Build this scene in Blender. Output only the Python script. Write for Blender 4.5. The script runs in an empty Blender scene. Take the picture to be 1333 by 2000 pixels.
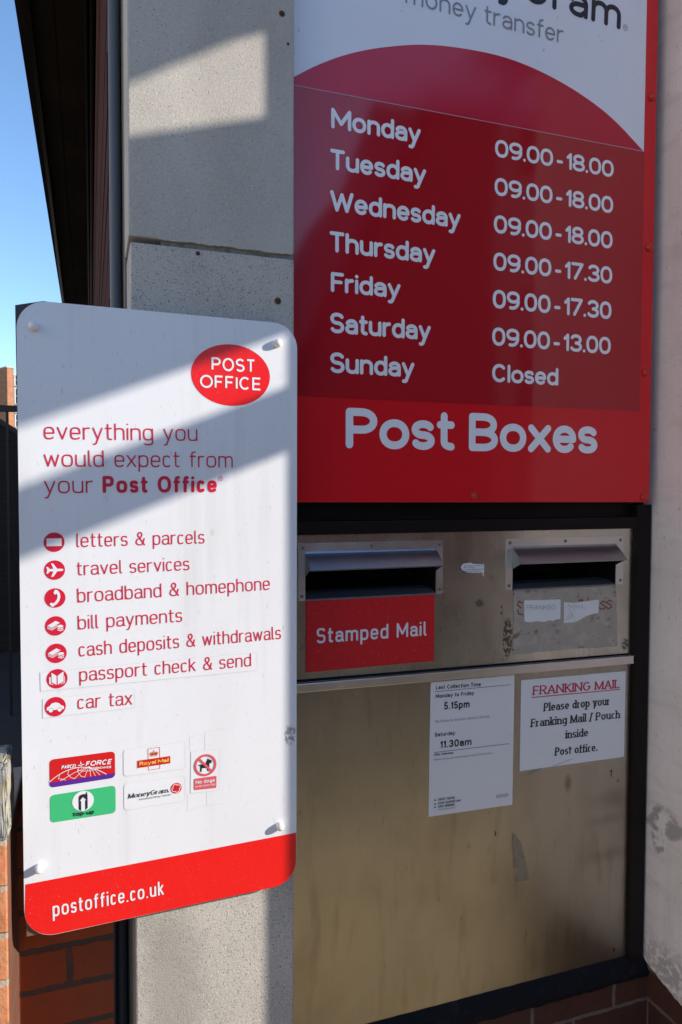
import bpy, bmesh, math, random
from mathutils import Vector, Matrix
from mathutils.geometry import delaunay_2d_cdt

random.seed(7)
scene = bpy.context.scene
COL = scene.collection
R = math.radians

# ------------------------------------------------------------------ camera
G0 = 0.95                                   # height of the A4 notice's foot above the pavement
CAM = Vector((-0.8984, -1.3546, 0.6405 + G0))
YAW, PITCH, ROLL, FPX = 0.3375, -0.0358, 0.003, 1392.9
fw = Vector((math.sin(YAW) * math.cos(PITCH), math.cos(YAW) * math.cos(PITCH), math.sin(PITCH)))
rt = fw.cross(Vector((0, 0, 1))).normalized()
up = rt.cross(fw)
rt, up = rt * math.cos(ROLL) + up * math.sin(ROLL), up * math.cos(ROLL) - rt * math.sin(ROLL)
cd = bpy.data.cameras.new('camera')
cam = bpy.data.objects.new('camera', cd)
COL.objects.link(cam)
m = Matrix((rt, up, -fw)).transposed().to_4x4()
m.translation = CAM
cam.matrix_world = m
cd.sensor_fit = 'VERTICAL'
cd.sensor_height = 36.0
cd.lens = 36.0 * FPX / 2000.0
cd.clip_start = 0.02
cd.clip_end = 2000
scene.camera = cam


def ray(px, py):
    return fw + rt * ((px - 666.5) / FPX) - up * ((py - 1000.0) / FPX)


def at(px, py, Y=0.0):
    d = ray(px, py)
    return CAM + d * ((Y - CAM.y) / d.y)


def atX(px, py, X):
    d = ray(px, py)
    return CAM + d * ((X - CAM.x) / d.x)


# ------------------------------------------------------------------ light
SUN = Vector((2.0, -1.0, 0.82)).normalized()
world = bpy.data.worlds.new('World')
scene.world = world
world.use_nodes = True
wn = world.node_tree
bg = wn.nodes['Background']
sky = wn.nodes.new('ShaderNodeTexSky')
sky.sky_type = 'NISHITA'
sky.sun_disc = False
sky.sun_elevation = math.asin(SUN.z)
sky.sun_rotation = math.atan2(SUN.x, SUN.y)
sky.air_density = 1.0
sky.dust_density = 0.15
sky.ozone_density = 4.0
wn.links.new(sky.outputs[0], bg.inputs[0])
bg.inputs[1].default_value = 0.15
sl = bpy.data.lights.new('sun', 'SUN')
sl.energy = 3.5
sl.angle = R(0.53)
sl.color = (1.0, 0.905, 0.78)
so = bpy.data.objects.new('sun', sl)
so.rotation_euler = SUN.to_track_quat('Z', 'Y').to_euler()
so.location = (4, -2, 5)
COL.objects.link(so)
vs = scene.view_settings
vs.view_transform = 'Standard'
vs.look = 'None'
vs.gamma = 1.0
vs.exposure = 0.92

# ------------------------------------------------------------------ materials
MATS = {}


def srgb(r, g, b):
    f = lambda c: c / 12.92 if c <= 0.04045 else ((c + 0.055) / 1.055) ** 2.4
    return (f(r / 255), f(g / 255), f(b / 255))


def mat(name, base, rough=0.5, metal=0.0, layers=(), bumps=(), spec=0.5, rvar=None, coat=0.0, brick=None, aniso=None):
    """layers: ('n', scale3, colour, lo, hi, amount[, detail]) noise; ('b', centre, radius3, colour, amount, ragged, scale) blob stain;
    ('v', scale, colour, radius, amount) voids; all in world metres"""
    if name in MATS:
        return MATS[name]
    M = bpy.data.materials.new(name)
    M.use_nodes = True
    nt = M.node_tree
    N, L = nt.nodes, nt.links
    bs = N['Principled BSDF']
    geo = N.new('ShaderNodeNewGeometry')
    pos = geo.outputs['Position']

    def math_(op, a, b=None, clamp=False):
        n = N.new('ShaderNodeMath'); n.operation = op; n.use_clamp = clamp
        for i, v in enumerate((a, b)):
            if v is None: continue
            if isinstance(v, (int, float)): n.inputs[i].default_value = v
            else: L.new(v, n.inputs[i])
        return n.outputs[0]

    def vmath(op, a, b):
        n = N.new('ShaderNodeVectorMath'); n.operation = op
        for i, v in enumerate((a, b)):
            if v is None: continue
            if isinstance(v, tuple): n.inputs[i].default_value = v
            else: L.new(v, n.inputs[i])
        return n

    def noise(scale, detail=3, rough_=0.55):
        sc = scale if isinstance(scale, tuple) else (scale,) * 3
        v = vmath('MULTIPLY', pos, sc).outputs[0]
        n = N.new('ShaderNodeTexNoise')
        n.inputs['Scale'].default_value = 1.0
        n.inputs['Detail'].default_value = detail
        n.inputs['Roughness'].default_value = rough_
        L.new(v, n.inputs['Vector'])
        return n.outputs[0]

    def ramp(x, lo, hi):
        n = N.new('ShaderNodeMapRange'); n.clamp = True
        n.inputs[1].default_value = lo; n.inputs[2].default_value = hi
        L.new(x, n.inputs[0])
        return n.outputs[0]

    def mix(fac, a, b):
        n = N.new('ShaderNodeMix'); n.data_type = 'RGBA'
        L.new(fac, n.inputs[0])
        for i, v in ((6, a), (7, b)):
            if isinstance(v, tuple): n.inputs[i].default_value = (*v, 1)
            else: L.new(v, n.inputs[i])
        return n.outputs[2]

    colour = base
    height = None
    if brick:
        sx, sy, off, c1, c2, cm, ms, axis = brick
        sep = N.new('ShaderNodeSeparateXYZ'); L.new(pos, sep.inputs[0])
        comb = N.new('ShaderNodeCombineXYZ')
        L.new(math_('ADD', sep.outputs[axis], off[0]), comb.inputs[0])
        L.new(math_('ADD', sep.outputs[2], off[1]), comb.inputs[1])
        wob = vmath('MULTIPLY', None, (1, 1, 1))
        nn = N.new('ShaderNodeTexNoise'); nn.inputs['Scale'].default_value = 45
        L.new(pos, nn.inputs['Vector'])
        L.new(vmath('SUBTRACT', nn.outputs[1], (0.5, 0.5, 0.5)).outputs[0], wob.inputs[0])
        wob.inputs[1].default_value = (0.008, 0.008, 0)
        vec = vmath('ADD', comb.outputs[0], wob.outputs[0]).outputs[0]
        b = N.new('ShaderNodeTexBrick')
        b.inputs['Scale'].default_value = 1.0
        b.inputs['Brick Width'].default_value = sx
        b.inputs['Row Height'].default_value = sy
        b.inputs['Mortar Size'].default_value = ms
        b.inputs['Mortar Smooth'].default_value = 0.35
        b.inputs['Bias'].default_value = 0.0
        b.inputs['Color1'].default_value = (*c1, 1)
        b.inputs['Color2'].default_value = (*c2, 1)
        b.inputs['Mortar'].default_value = (*cm, 1)
        L.new(vec, b.inputs['Vector'])
        colour = b.outputs[0]
        height = math_('MULTIPLY', b.outputs[1], -1.0)
    for ly in layers:
        if ly[0] == 'n':
            f = math_('MULTIPLY', ramp(noise(ly[1], ly[6] if len(ly) > 6 else 3), ly[3], ly[4]), ly[5])
            colour = mix(f, colour, ly[2])
        elif ly[0] == 'v':
            sc = ly[1]
            v = N.new('ShaderNodeTexVoronoi'); v.inputs['Scale'].default_value = sc
            L.new(pos, v.inputs['Vector'])
            sp = N.new('ShaderNodeSeparateColor'); L.new(v.outputs['Color'], sp.inputs[0])
            lim = math_('MULTIPLY', math_('POWER', sp.outputs[0], 3.0), ly[3])
            f = math_('MULTIPLY', math_('LESS_THAN', v.outputs['Distance'], lim), ly[4])
            colour = mix(f, colour, ly[2])
        elif ly[0] == 'b':
            _, c, r, cc, amt, rag, nsc = ly[:7]
            d = vmath('SUBTRACT', pos, tuple(c)).outputs[0]
            d = vmath('DIVIDE', d, tuple(r)).outputs[0]
            ln = N.new('ShaderNodeVectorMath'); ln.operation = 'LENGTH'; L.new(d, ln.inputs[0])
            nz = math_('MULTIPLY', math_('SUBTRACT', noise(nsc, 4, 0.65), 0.5), rag)
            x = math_('ADD', ln.outputs['Value'], nz)
            soft = ly[7] if len(ly) > 7 else 0.12
            f = math_('MULTIPLY', ramp(x, 1.0 + soft, 1.0 - soft), amt)
            if len(ly) > 8:                       # a hole in the stain
                f = math_('MULTIPLY', f, ramp(noise(ly[8], 4), 0.42, 0.52))
            colour = mix(f, colour, cc)
    if isinstance(colour, tuple):
        bs.inputs['Base Color'].default_value = (*colour, 1)
    else:
        L.new(colour, bs.inputs['Base Color'])
    bs.inputs['Metallic'].default_value = metal
    bs.inputs['Specular IOR Level'].default_value = spec
    bs.inputs['Coat Weight'].default_value = coat
    bs.inputs['Coat Roughness'].default_value = 0.06
    if aniso:
        bs.inputs['Anisotropic'].default_value = aniso
    if rvar:
        sc, lo, hi = rvar
        n = N.new('ShaderNodeMapRange')
        n.inputs[1].default_value = 0.35; n.inputs[2].default_value = 0.65
        n.inputs[3].default_value = lo; n.inputs[4].default_value = hi
        L.new(noise(sc, 4), n.inputs[0])
        L.new(n.outputs[0], bs.inputs['Roughness'])
    else:
        bs.inputs['Roughness'].default_value = rough
    nrm = None
    hs = []
    if height is not None:
        hs.append((height, 0.6, 0.004))
    for bp in bumps:
        hs.append((noise(bp[0], bp[3] if len(bp) > 3 else 3), bp[1], bp[2]))
    for h, st, dist in hs:
        b = N.new('ShaderNodeBump')
        b.inputs['Strength'].default_value = st
        b.inputs['Distance'].default_value = dist
        L.new(h, b.inputs['Height'])
        if nrm is not None:
            L.new(nrm, b.inputs['Normal'])
        nrm = b.outputs[0]
    if nrm is not None:
        L.new(nrm, bs.inputs['Normal'])
    MATS[name] = M
    return M


# ------------------------------------------------------------------ scene graph helpers
def tag(o, label=None, cat=None, group=None, kind=None):
    if label: o['label'] = label
    if cat: o['category'] = cat
    if group: o['group'] = group
    if kind: o['kind'] = kind
    return o


def empty(name, loc, label, cat, group=None):
    o = bpy.data.objects.new(name, None)
    o.empty_display_size = 0.05
    COL.objects.link(o)
    o.location = loc
    return tag(o, label, cat, group)


def origin(o):
    v = Vector((0, 0, 0))
    while o is not None:
        v += o.location
        o = o.parent
    return v


def link(name, bm, material, parent=None, smooth=None, base=None):
    """bm holds world coordinates"""
    me = bpy.data.meshes.new(name)
    bmesh.ops.remove_doubles(bm, verts=bm.verts, dist=1e-6)
    if base is not None:
        bm.transform(Matrix.Translation(-Vector(base)))
    elif parent is not None:
        bm.transform(Matrix.Translation(-origin(parent)))
    bm.to_mesh(me)
    bm.free()
    o = bpy.data.objects.new(name, me)
    COL.objects.link(o)
    for mm in (material if isinstance(material, (list, tuple)) else [material]):
        me.materials.append(mm)
    if parent is not None:
        o.parent = parent
    elif base is not None:
        o.location = base
    if smooth is not None:
        for p in me.polygons: p.use_smooth = True
        try:
            me.set_sharp_from_angle(angle=R(smooth))
        except Exception:
            pass
    return o


def B():
    return bmesh.new()


def box(bm, x0, x1, y0, y1, z0, z1, bev=0.0, seg=2):
    t = bmesh.new()
    bmesh.ops.create_cube(t, size=1.0)
    for v in t.verts:
        v.co = Vector(((x0 + x1) / 2 + v.co.x * (x1 - x0), (y0 + y1) / 2 + v.co.y * (y1 - y0), (z0 + z1) / 2 + v.co.z * (z1 - z0)))
    if bev > 0:
        bmesh.ops.bevel(t, geom=list(t.edges), offset=bev, segments=seg, profile=0.5, affect='EDGES')
    merge(bm, t)
    return bm


def merge(bm, t):
    me = bpy.data.meshes.new('tmp')
    t.to_mesh(me)
    t.free()
    bm.from_mesh(me)
    bpy.data.meshes.remove(me)


def prism(bm, pts, y0, y1, bev=0.0):
    """pts: (x, z) outline, extruded from y0 (front) to y1 (back)"""
    t = bmesh.new()
    a = sum(pts[i][0] * pts[(i + 1) % len(pts)][1] - pts[(i + 1) % len(pts)][0] * pts[i][1] for i in range(len(pts)))
    if a < 0: pts = pts[::-1]
    vs_ = [t.verts.new((p[0], y0, p[1])) for p in pts]
    vb = [t.verts.new((p[0], y1, p[1])) for p in pts]
    t.faces.new(vs_)
    t.faces.new(vb[::-1])
    n = len(pts)
    for i in range(n):
        t.faces.new((vs_[i], vb[i], vb[(i + 1) % n], vs_[(i + 1) % n]))
    if bev > 0:
        ed = [e for e in t.edges if all(abs(v.co.y - y0) < 1e-7 for v in e.verts)]
        bmesh.ops.bevel(t, geom=ed, offset=bev, segments=2, profile=0.5, affect='EDGES')
    merge(bm, t)
    return bm


def prismX(bm, pts, x0, x1):
    """pts: (y, z) outline extruded along x"""
    t = bmesh.new()
    a = [t.verts.new((x0, p[0], p[1])) for p in pts]
    b = [t.verts.new((x1, p[0], p[1])) for p in pts]
    t.faces.new(a); t.faces.new(b[::-1])
    n = len(pts)
    for i in range(n):
        t.faces.new((a[i], b[i], b[(i + 1) % n], a[(i + 1) % n]))
    bmesh.ops.recalc_face_normals(t, faces=t.faces)
    merge(bm, t)
    return bm


def quad(bm, *p):
    bm.faces.new([bm.verts.new(q) for q in p])
    return bm


def lathe(bm, c, prof, axis, n=20):
    """prof: (radius, distance along axis)"""
    axis = Vector(axis).normalized()
    a = axis.orthogonal().normalized()
    b = axis.cross(a)
    c = Vector(c)
    rings = []
    for r_, d in prof:
        if r_ < 1e-6:
            rings.append([bm.verts.new(c + axis * d)])
        else:
            rings.append([bm.verts.new(c + axis * d + (a * math.cos(2 * math.pi * i / n) + b * math.sin(2 * math.pi * i / n)) * r_) for i in range(n)])
    for q, s in zip(rings, rings[1:]):
        for i in range(n):
            j = (i + 1) % n
            if len(q) == 1 and len(s) == 1: continue
            if len(q) == 1: bm.faces.new((q[0], s[j], s[i]))
            elif len(s) == 1: bm.faces.new((q[i], q[j], s[0]))
            else: bm.faces.new((q[i], q[j], s[j], s[i]))
    bmesh.ops.recalc_face_normals(bm, faces=bm.faces)
    return bm


def tube(bm, pts, rad, n=10):
    pts = [Vector(p) for p in pts]
    rings = []
    for i, p in enumerate(pts):
        d = (pts[min(i + 1, len(pts) - 1)] - pts[max(i - 1, 0)]).normalized()
        a = d.cross(Vector((0.3, 0.9, 0.1))).normalized()
        b = d.cross(a)
        rings.append([bm.verts.new(p + (a * math.cos(2 * math.pi * k / n) + b * math.sin(2 * math.pi * k / n)) * rad) for k in range(n)])
    for q, s in zip(rings, rings[1:]):
        for k in range(n):
            bm.faces.new((q[k], q[(k + 1) % n], s[(k + 1) % n], s[k]))
    bm.faces.new(rings[0][::-1]); bm.faces.new(rings[-1])
    bmesh.ops.recalc_face_normals(bm, faces=bm.faces)
    return bm


# ------------------------------------------------------------------ flat print: union of polygons
def union(polys):
    """polys: list of 2-D outlines; returns (verts, tris) of their union, without overlaps"""
    vs_, fs = [], []
    for p in polys:
        a = sum(p[i][0] * p[(i + 1) % len(p)][1] - p[(i + 1) % len(p)][0] * p[i][1] for i in range(len(p)))
        if abs(a) < 1e-9: continue
        if a < 0: p = p[::-1]
        k = len(vs_)
        vs_ += [Vector((q[0], q[1])) for q in p]
        fs.append(list(range(k, k + len(p))))
    v, e, f, _, _, of = delaunay_2d_cdt(vs_, [], fs, 0, 1e-5)
    boxes = []
    for fc in fs:
        q = [(vs_[i].x, vs_[i].y) for i in fc]
        boxes.append((min(p[0] for p in q), max(p[0] for p in q), min(p[1] for p in q), max(p[1] for p in q), q))
    keep = []
    for t in f:
        cx = sum(v[i].x for i in t) / len(t); cy = sum(v[i].y for i in t) / len(t)
        for x0, x1, y0, y1, q in boxes:
            if x0 <= cx <= x1 and y0 <= cy <= y1:
                wind = 0
                for i in range(len(q)):
                    a, b = q[i - 1], q[i]
                    if (a[1] > cy) != (b[1] > cy) and cx < (b[0] - a[0]) * (cy - a[1]) / (b[1] - a[1]) + a[0]:
                        wind += 1 if b[1] > a[1] else -1
                if wind:
                    keep.append(t)
                    break
    return v, keep


def flat(name, polys, Y, material, parent, scale=1.0):
    """print polygons (x, z world) on the plane Y"""
    s = 100.0
    v, f = union([[(q[0] * s, q[1] * s) for q in p] for p in polys])
    bm = B()
    vv = [bm.verts.new((q[0] / s, Y, q[1] / s)) for q in v]
    for t in f:
        try: bm.faces.new([vv[i] for i in t])
        except ValueError: pass
    fix_normals(bm)
    return link(name, bm, material, parent)


def fix_normals(bm):
    bm.normal_update()
    for fc in bm.faces:
        if fc.normal.y > 0: fc.normal_flip()


def disc(cx, cz, rx, rz=None, n=32, a0=0):
    rz = rx if rz is None else rz
    return [(cx + rx * math.cos(2 * math.pi * i / n + a0), cz + rz * math.sin(2 * math.pi * i / n + a0)) for i in range(n)]


def rrect(pts4, r, n=6):
    """rounded quad from corners bl, br, tr, tl"""
    out = []
    k = len(pts4)
    for i in range(k):
        p = Vector(pts4[i]); a = (Vector(pts4[i - 1]) - p).normalized(); b = (Vector(pts4[(i + 1) % k]) - p).normalized()
        rr = r[i] if isinstance(r, (list, tuple)) else r
        p0, p1 = p + a * rr, p + b * rr
        for j in range(n + 1):
            t = j / n
            # quarter circle by quadratic rational blend
            w = math.sqrt(0.5)
            d = (1 - t) ** 2 + 2 * w * t * (1 - t) + t * t
            q = (p0 * (1 - t) ** 2 + p * (2 * w * t * (1 - t)) + p1 * t * t) / d
            out.append((q.x, q.y))
    return out


def strokes_to_polys(strokes, wx, wy, rnd=True):
    """sweep an elliptical pen (wx, wy) along polylines"""
    polys = []
    sy = wx / wy
    r = wx / 2
    for pts in strokes:
        P = [Vector((p[0], p[1] * sy)) for p in pts]
        Q = [P[0]]
        for p in P[1:]:
            if (p - Q[-1]).length > 1e-4: Q.append(p)
        P = Q
        n = len(P)
        if n == 1:
            polys.append([(q[0], q[1] / sy) for q in disc(P[0].x, P[0].y, r, n=14)])
            continue
        closed = (P[0] - P[-1]).length < 1e-3 and n > 3
        if closed: P[-1] = P[0].copy()
        dirs = [(P[i + 1] - P[i]).normalized() for i in range(n - 1)]
        nor = [Vector((-d.y, d.x)) for d in dirs]
        lft, rgt = [], []                   # per segment start/end offsets
        for i in range(n - 1):
            ends = []
            for j, other in ((i, i - 1), (i + 1, i + 1)):
                o = other
                if closed: o = o % (n - 1)
                if 0 <= o < n - 1 and dirs[i].dot(dirs[o]) > 0.75:
                    mm = nor[i] + nor[o]
                    mm = mm / (mm.dot(nor[i]))
                    ends.append((P[j] + mm * r, P[j] - mm * r))
                else:
                    ends.append((P[j] + nor[i] * r, P[j] - nor[i] * r))
                    if rnd or (0 <= o < n - 1):
                        polys.append([(q[0], q[1] / sy) for q in disc(P[j].x, P[j].y, r * 0.999, n=14, a0=0.1)])
            polys.append([(q.x, q.y / sy) for q in (ends[0][0], ends[0][1], ends[1][1], ends[1][0])])
    return polys


# ------------------------------------------------------------------ lettering: skeleton glyphs drawn with a pen
class Font:
    def __init__(s, w, cap=1.36, asc=1.36, desc=-0.38, n=2.5, sp=0.2, wy=None, rnd=True, serif=False, shear=0.0, tail=False, word=0.42, geo=False):
        s.wx = w; s.wy = wy or w; s.cap = cap; s.asc = asc; s.desc = desc; s.n = n; s.sp = sp
        s.rnd = rnd; s.serif = serif; s.shear = shear; s.tail = tail; s.word = word; s.hyph = geo


def arc(cx, cy, rx, ry, a0, a1, n=2.0, seg=None):
    seg = seg or max(4, int(abs(a1 - a0) / 15))
    out = []
    for i in range(seg + 1):
        t = R(a0 + (a1 - a0) * i / seg)
        c, s = math.cos(t), math.sin(t)
        out.append((cx + rx * math.copysign(abs(c) ** (2 / n), c), cy + ry * math.copysign(abs(s) ** (2 / n), s)))
    return out


LW = dict(a=.84, b=.88, c=.76, d=.88, e=.86, f=.58, g=.88, h=.86, i=0, j=.3, k=.8, l=0, m=1.36, n=.86, o=.92, p=.88, q=.88, r=.58,
          s=.74, t=.58, u=.86, v=.86, w=1.26, x=.82, y=.86, z=.74)
UW = dict(A=1.12, B=.98, C=1.06, D=1.08, E=.86, F=.82, G=1.12, H=1.06, I=0, K=1.0, L=.8, M=1.3, N=1.1, O=1.18, P=.94, R=1.0, S=.92, T=.94,
          W=1.5, X=1.0, Y=1.0)


def glyph(ch, F, k):
    hx, hy = F.wx / 2, F.wy / 2
    n = F.n
    yb, yx, yc, ya, yd = hy, 1 - hy, F.cap - hy, F.asc - hy, F.desc + hy
    S = []
    extra = []
    if ch in LW:
        W = LW[ch] * k if LW[ch] else F.wx
    elif ch in UW:
        W = UW[ch] * k if UW[ch] else F.wx
    elif ch.isdigit():
        W = 0.9 * k if ch != '1' else .46 * min(k, 1.1)
    else:
        W = {'.': F.wx, '-': (.5 if not F.hyph else .86) * k, '/': .6 * k, '&': 1.1 * k, ':': F.wx}.get(ch, F.word * k)
    W = max(W, F.wx)
    l, r = hx, W - hx
    mx = (l + r) / 2
    rx = max((r - l) / 2, 0.001)
    my = (yb + yx) / 2
    ry = (yx - yb) / 2
    rr = ry * 0.78
    bowl = arc(mx, my, rx, ry, 0, 360, n, 28)
    if ch == 'o': S = [bowl]
    elif ch == 'a':
        S = [arc(mx, yx - rr, rx, rr, 155, 0, n) + [(r, yb)],
             [(r, my + .06), (mx, my + .06)] + arc(mx, (my + .06 + yb) / 2, rx, (my + .06 - yb) / 2, 90, 270, n) + [(mx + rx * .35, yb), (r, yb + ry * .5)]]
        if F.tail: S[0][-1:] = [(r, yb + .1), (r + .1 * k, yb)]
    elif ch == 'b': S = [[(l, ya), (l, yb)], bowl]
    elif ch == 'd': S = [[(r, ya), (r, yb)], bowl]
    elif ch == 'p': S = [[(l, yx), (l, yd)], bowl]
    elif ch == 'q': S = [[(r, yx), (r, yd)], bowl]
    elif ch == 'c': S = [arc(mx, my, rx, ry, 48, 312, n)]
    elif ch == 'e': S = [[(l, my), (r, my)] + arc(mx, my, rx, ry, 0, 316, n, 26)]
    elif ch == 'g': S = [bowl, [(r, yx), (r, yd + rr * .7)] + arc(mx, yd + rr * .7, rx, rr * .7, 0, -140, n)]
    elif ch in 'nh': S = [[(l, yx if ch == 'n' else ya), (l, yb)], arc(mx, yx - rr, rx, rr, 180, 0, n) + [(r, yb)]]
    elif ch == 'm':
        r1 = rx / 2
        S = [[(l, yx), (l, yb)], arc(l + r1, yx - rr, r1, rr, 180, 0, n) + [(mx, yb)], arc(r - r1, yx - rr, r1, rr, 180, 0, n) + [(r, yb)]]
    elif ch == 'u': S = [[(r, yx), (r, yb)], [(l, yx)] + arc(mx, yb + rr, rx, rr, 180, 360, n)]
    elif ch == 'r': S = [[(l, yx), (l, yb)], arc(r, yx - rr, r - l, rr, 180, 90, n)]
    elif ch == 'f': S = [[(l + rx * .7, yb)] + arc(l + rx * 2, ya - rr * .6, rx * 1.3, rr * .6, 180, 90, n), [(l - (0 if F.rnd else hx * 1.3 if F.serif else hx * .8), yx), (r + (0 if F.rnd else hx * 1.5 if F.serif else hx * .8), yx)]]
    elif ch == 't':
        S = [[(l + rx * .7, 1.3 - hy)] + arc(l + rx * 2, yb + rr * .6, rx * 1.3, rr * .6, 180, 270, n), [(l - (0 if F.rnd else hx * 1.3 if F.serif else hx * .8), yx), (r + (0 if F.rnd else hx * 1.5 if F.serif else hx * .8), yx)]]
    elif ch == 'i' and F.serif: S = [[(l, yx), (l, yb)]]; extra = [disc(l, F.asc - F.wx * .5, F.wx * .56, n=14)]
    elif ch == 'i': S = [[(l, yx), (l, yb)], [(l, F.asc - hy - (0 if F.wy < .2 else .02))]]
    elif ch == 'l':
        S = [[(l, ya), (l, yb)]]
        if F.tail: S = [[(l, ya), (l, yb + .12), (l + .04, yb + .03), (l + .13, yb)]]; W += .1
    elif ch == 'k': S = [[(l, ya), (l, yb)], [(r - .03, yx), (l, my - .06)], [(l + rx * .55, my + .12), (r, yb)]]
    elif ch == 'v': S = [[(l, yx), (mx, yb), (r, yx)]]
    elif ch == 'w': S = [[(l, yx), (l + rx * .5, yb), (mx, yx - .06), (r - rx * .5, yb), (r, yx)]]
    elif ch == 'x': S = [[(l, yx), (r, yb)], [(r, yx), (l, yb)]]
    elif ch == 'z': S = [[(l, yx), (r, yx), (l, yb), (r, yb)]]
    elif ch == 'y':
        S = [[(l, yx), (mx, yb + .02)], [(r, yx), (mx - rx * .12, yb - .1), (mx - rx * .38, yd + .06), (mx - rx * .6, yd), (l + rx * .05, yd)]]
    elif ch in 'sS':
        T_, C_ = (yx, .97) if ch == 's' else (yc, .97)
        h1 = (T_ - yb) / 2
        q = h1 / 2
        S = [arc(mx, T_ - q, rx * C_, q, 28, 180, n)[:-1] + arc(mx, T_ - q, rx * C_, q, 180, 270, n) + arc(mx, yb + q, rx, q, 90, 0, n)[1:] + arc(mx, yb + q, rx, q, 0, -152, n)[1:]]
    elif ch == '&':
        S = [[(r, yb), (l + rx * .5, yc * .72)] + arc(mx - rx * .1, yc * .8, rx * .48, yc - yc * .8, 190, -20, 2) +
             [(mx, yc * .58), (l + rx * .2, yc * .46)] + arc(mx - rx * .1, yc * .26 + .0, rx * .9, yc * .26 - yb, 140, 300, 2) + [(r - rx * .25, yc * .28), (r - .02, yc * .52)]]
    # ---- capitals
    cm = (yb + yc) / 2
    cr = (yc - yb) / 2
    cb = arc(mx, cm, rx, cr, 0, 360, min(n, 2.3), 36)
    if ch == 'O': S = [cb]
    elif ch == 'C': S = [arc(mx, cm, rx, cr, 45, 315, min(n, 2.3), 30)]
    elif ch == 'G': S = [arc(mx, cm, rx, cr, 45, 360, min(n, 2.3), 32) + [(r, cm - .02), (mx + rx * .1, cm - .02)]]
    elif ch == 'P':
        q = (yc - yb) * .27
        S = [[(l, yb), (l, yc), (mx, yc)] + arc(mx, yc - q, rx, q, 90, -90, n) + [(l, yc - 2 * q)]]
    elif ch == 'R':
        q = (yc - yb) * .26
        S = [[(l, yb), (l, yc), (mx, yc)] + arc(mx, yc - q, rx * .95, q, 90, -90, n) + [(l, yc - 2 * q)], [(mx, yc - 2 * q), (r, yb)]]
    elif ch == 'B':
        q = (yc - yb) * .25
        S = [[(l, yb), (l, yc), (mx, yc)] + arc(mx, yc - q, rx * .9, q, 90, -90, n) + [(l, yc - 2 * q)], [(mx, yc - 2 * q)] + arc(mx, yb + q, rx, q, 90, -90, n) + [(l, yb)]]
    elif ch == 'D': S = [[(l, yb), (l, yc), (mx * .8, yc)] + arc(mx * .8, cm, r - mx * .8, cr, 90, -90, 2.2) + [(l, yb)]]
    elif ch == 'S' and False: pass
    elif ch == 'T': S = [[(l, yc), (r, yc)], [(mx, yc), (mx, yb)]]
    elif ch == 'F': S = [[(r, yc), (l, yc), (l, yb)], [(l, cm + .02), (r - .08 * k, cm + .02)]]
    elif ch == 'E': S = [[(r, yc), (l, yc), (l, yb), (r, yb)], [(l, cm), (r - .06 * k, cm)]]
    elif ch == 'L': S = [[(l, yc), (l, yb), (r, yb)]]
    elif ch == 'I': S = [[(l, yc), (l, yb)]]
    elif ch == 'H': S = [[(l, yc), (l, yb)], [(r, yc), (r, yb)], [(l, cm), (r, cm)]]
    elif ch == 'M': S = [[(l, yb), (l, yc), (mx, yb + (.25 if not F.serif else .02)), (r, yc), (r, yb)]]
    elif ch == 'N': S = [[(l, yb), (l, yc), (r, yb), (r, yc)]]
    elif ch == 'K': S = [[(l, yc), (l, yb)], [(r - .03, yc), (l, cm - .12)], [(l + rx * .5, cm + .08), (r, yb)]]
    elif ch == 'A': S = [[(l, yb), (mx, yc), (r, yb)], [(l + rx * .32, yb + .42), (r - rx * .32, yb + .42)]]
    elif ch == 'W': S = [[(l, yc), (l + rx * .5, yb), (mx, yc - .1), (r - rx * .5, yb), (r, yc)]]
    elif ch == 'X': S = [[(l, yc), (r, yb)], [(r, yc), (l, yb)]]
    elif ch == 'Y': S = [[(l, yc), (mx, cm), (r, yc)], [(mx, cm), (mx, yb)]]
    # ---- figures and points
    elif ch == '0': S = [arc(mx, cm, rx, cr, 0, 360, 2.3, 34)]
    elif ch == '1': S = [[(l, yc - .26), (r, yc), (r, yb)]]
    elif ch == '3':
        q = cr / 2
        S = [arc(mx, yc - q, rx * .92, q, 155, -90, 2.1), arc(mx, yb + q, rx, q, 90, -155, 2.1)]
    elif ch == '4': S = [[(r - .2 * k, yb), (r - .2 * k, yc), (l, yb + .32), (r, yb + .32)]]
    elif ch == '5': S = [[(r - .06, yc), (l + .1, yc), (l + .04, cm + .06)] + arc(mx, yb + cr * .55, rx, cr * .55, 125, -150, 2.2)]
    elif ch == '6': S = [arc(mx, yb + cr * .58, rx, cr * .58, 0, 360, 2.2, 28), arc(mx + rx * .2, cm + .02, rx * 1.2, cr - .02, 180, 75, 2.1)]
    elif ch == '7': S = [[(l, yc), (r, yc), (l + rx * .55, yb)]]
    elif ch == '8':
        q = cr / 2
        S = [arc(mx, yc - q * .97, rx * .88, q * .97, 0, 360, 2.1, 28), arc(mx, yb + q, rx, q, 0, 360, 2.1, 28)]
    elif ch == '9': S = [arc(mx, yc - cr * .58, rx, cr * .58, 0, 360, 2.2, 28), arc(mx - rx * .2, cm - .02, rx * 1.2, cr - .02, 0, -105, 2.1)]
    elif ch == '.' and F.serif: S = []; extra = [disc(l, F.wx * .55, F.wx * .58, n=14)]
    elif ch == '.': S = [[(l, yb)]]
    elif ch == ':': S = [[(l, yb)], [(l, yx - .1)]]
    elif ch == '-': S = [[(l + (.2 * k if F.hyph else 0), .5), (r - (.2 * k if F.hyph else 0), .5)]]
    elif ch == '/': S = [[(l, yb - .1), (r, ya)]]
    polys = strokes_to_polys(S, F.wx, F.wy, F.rnd) + extra
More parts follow.
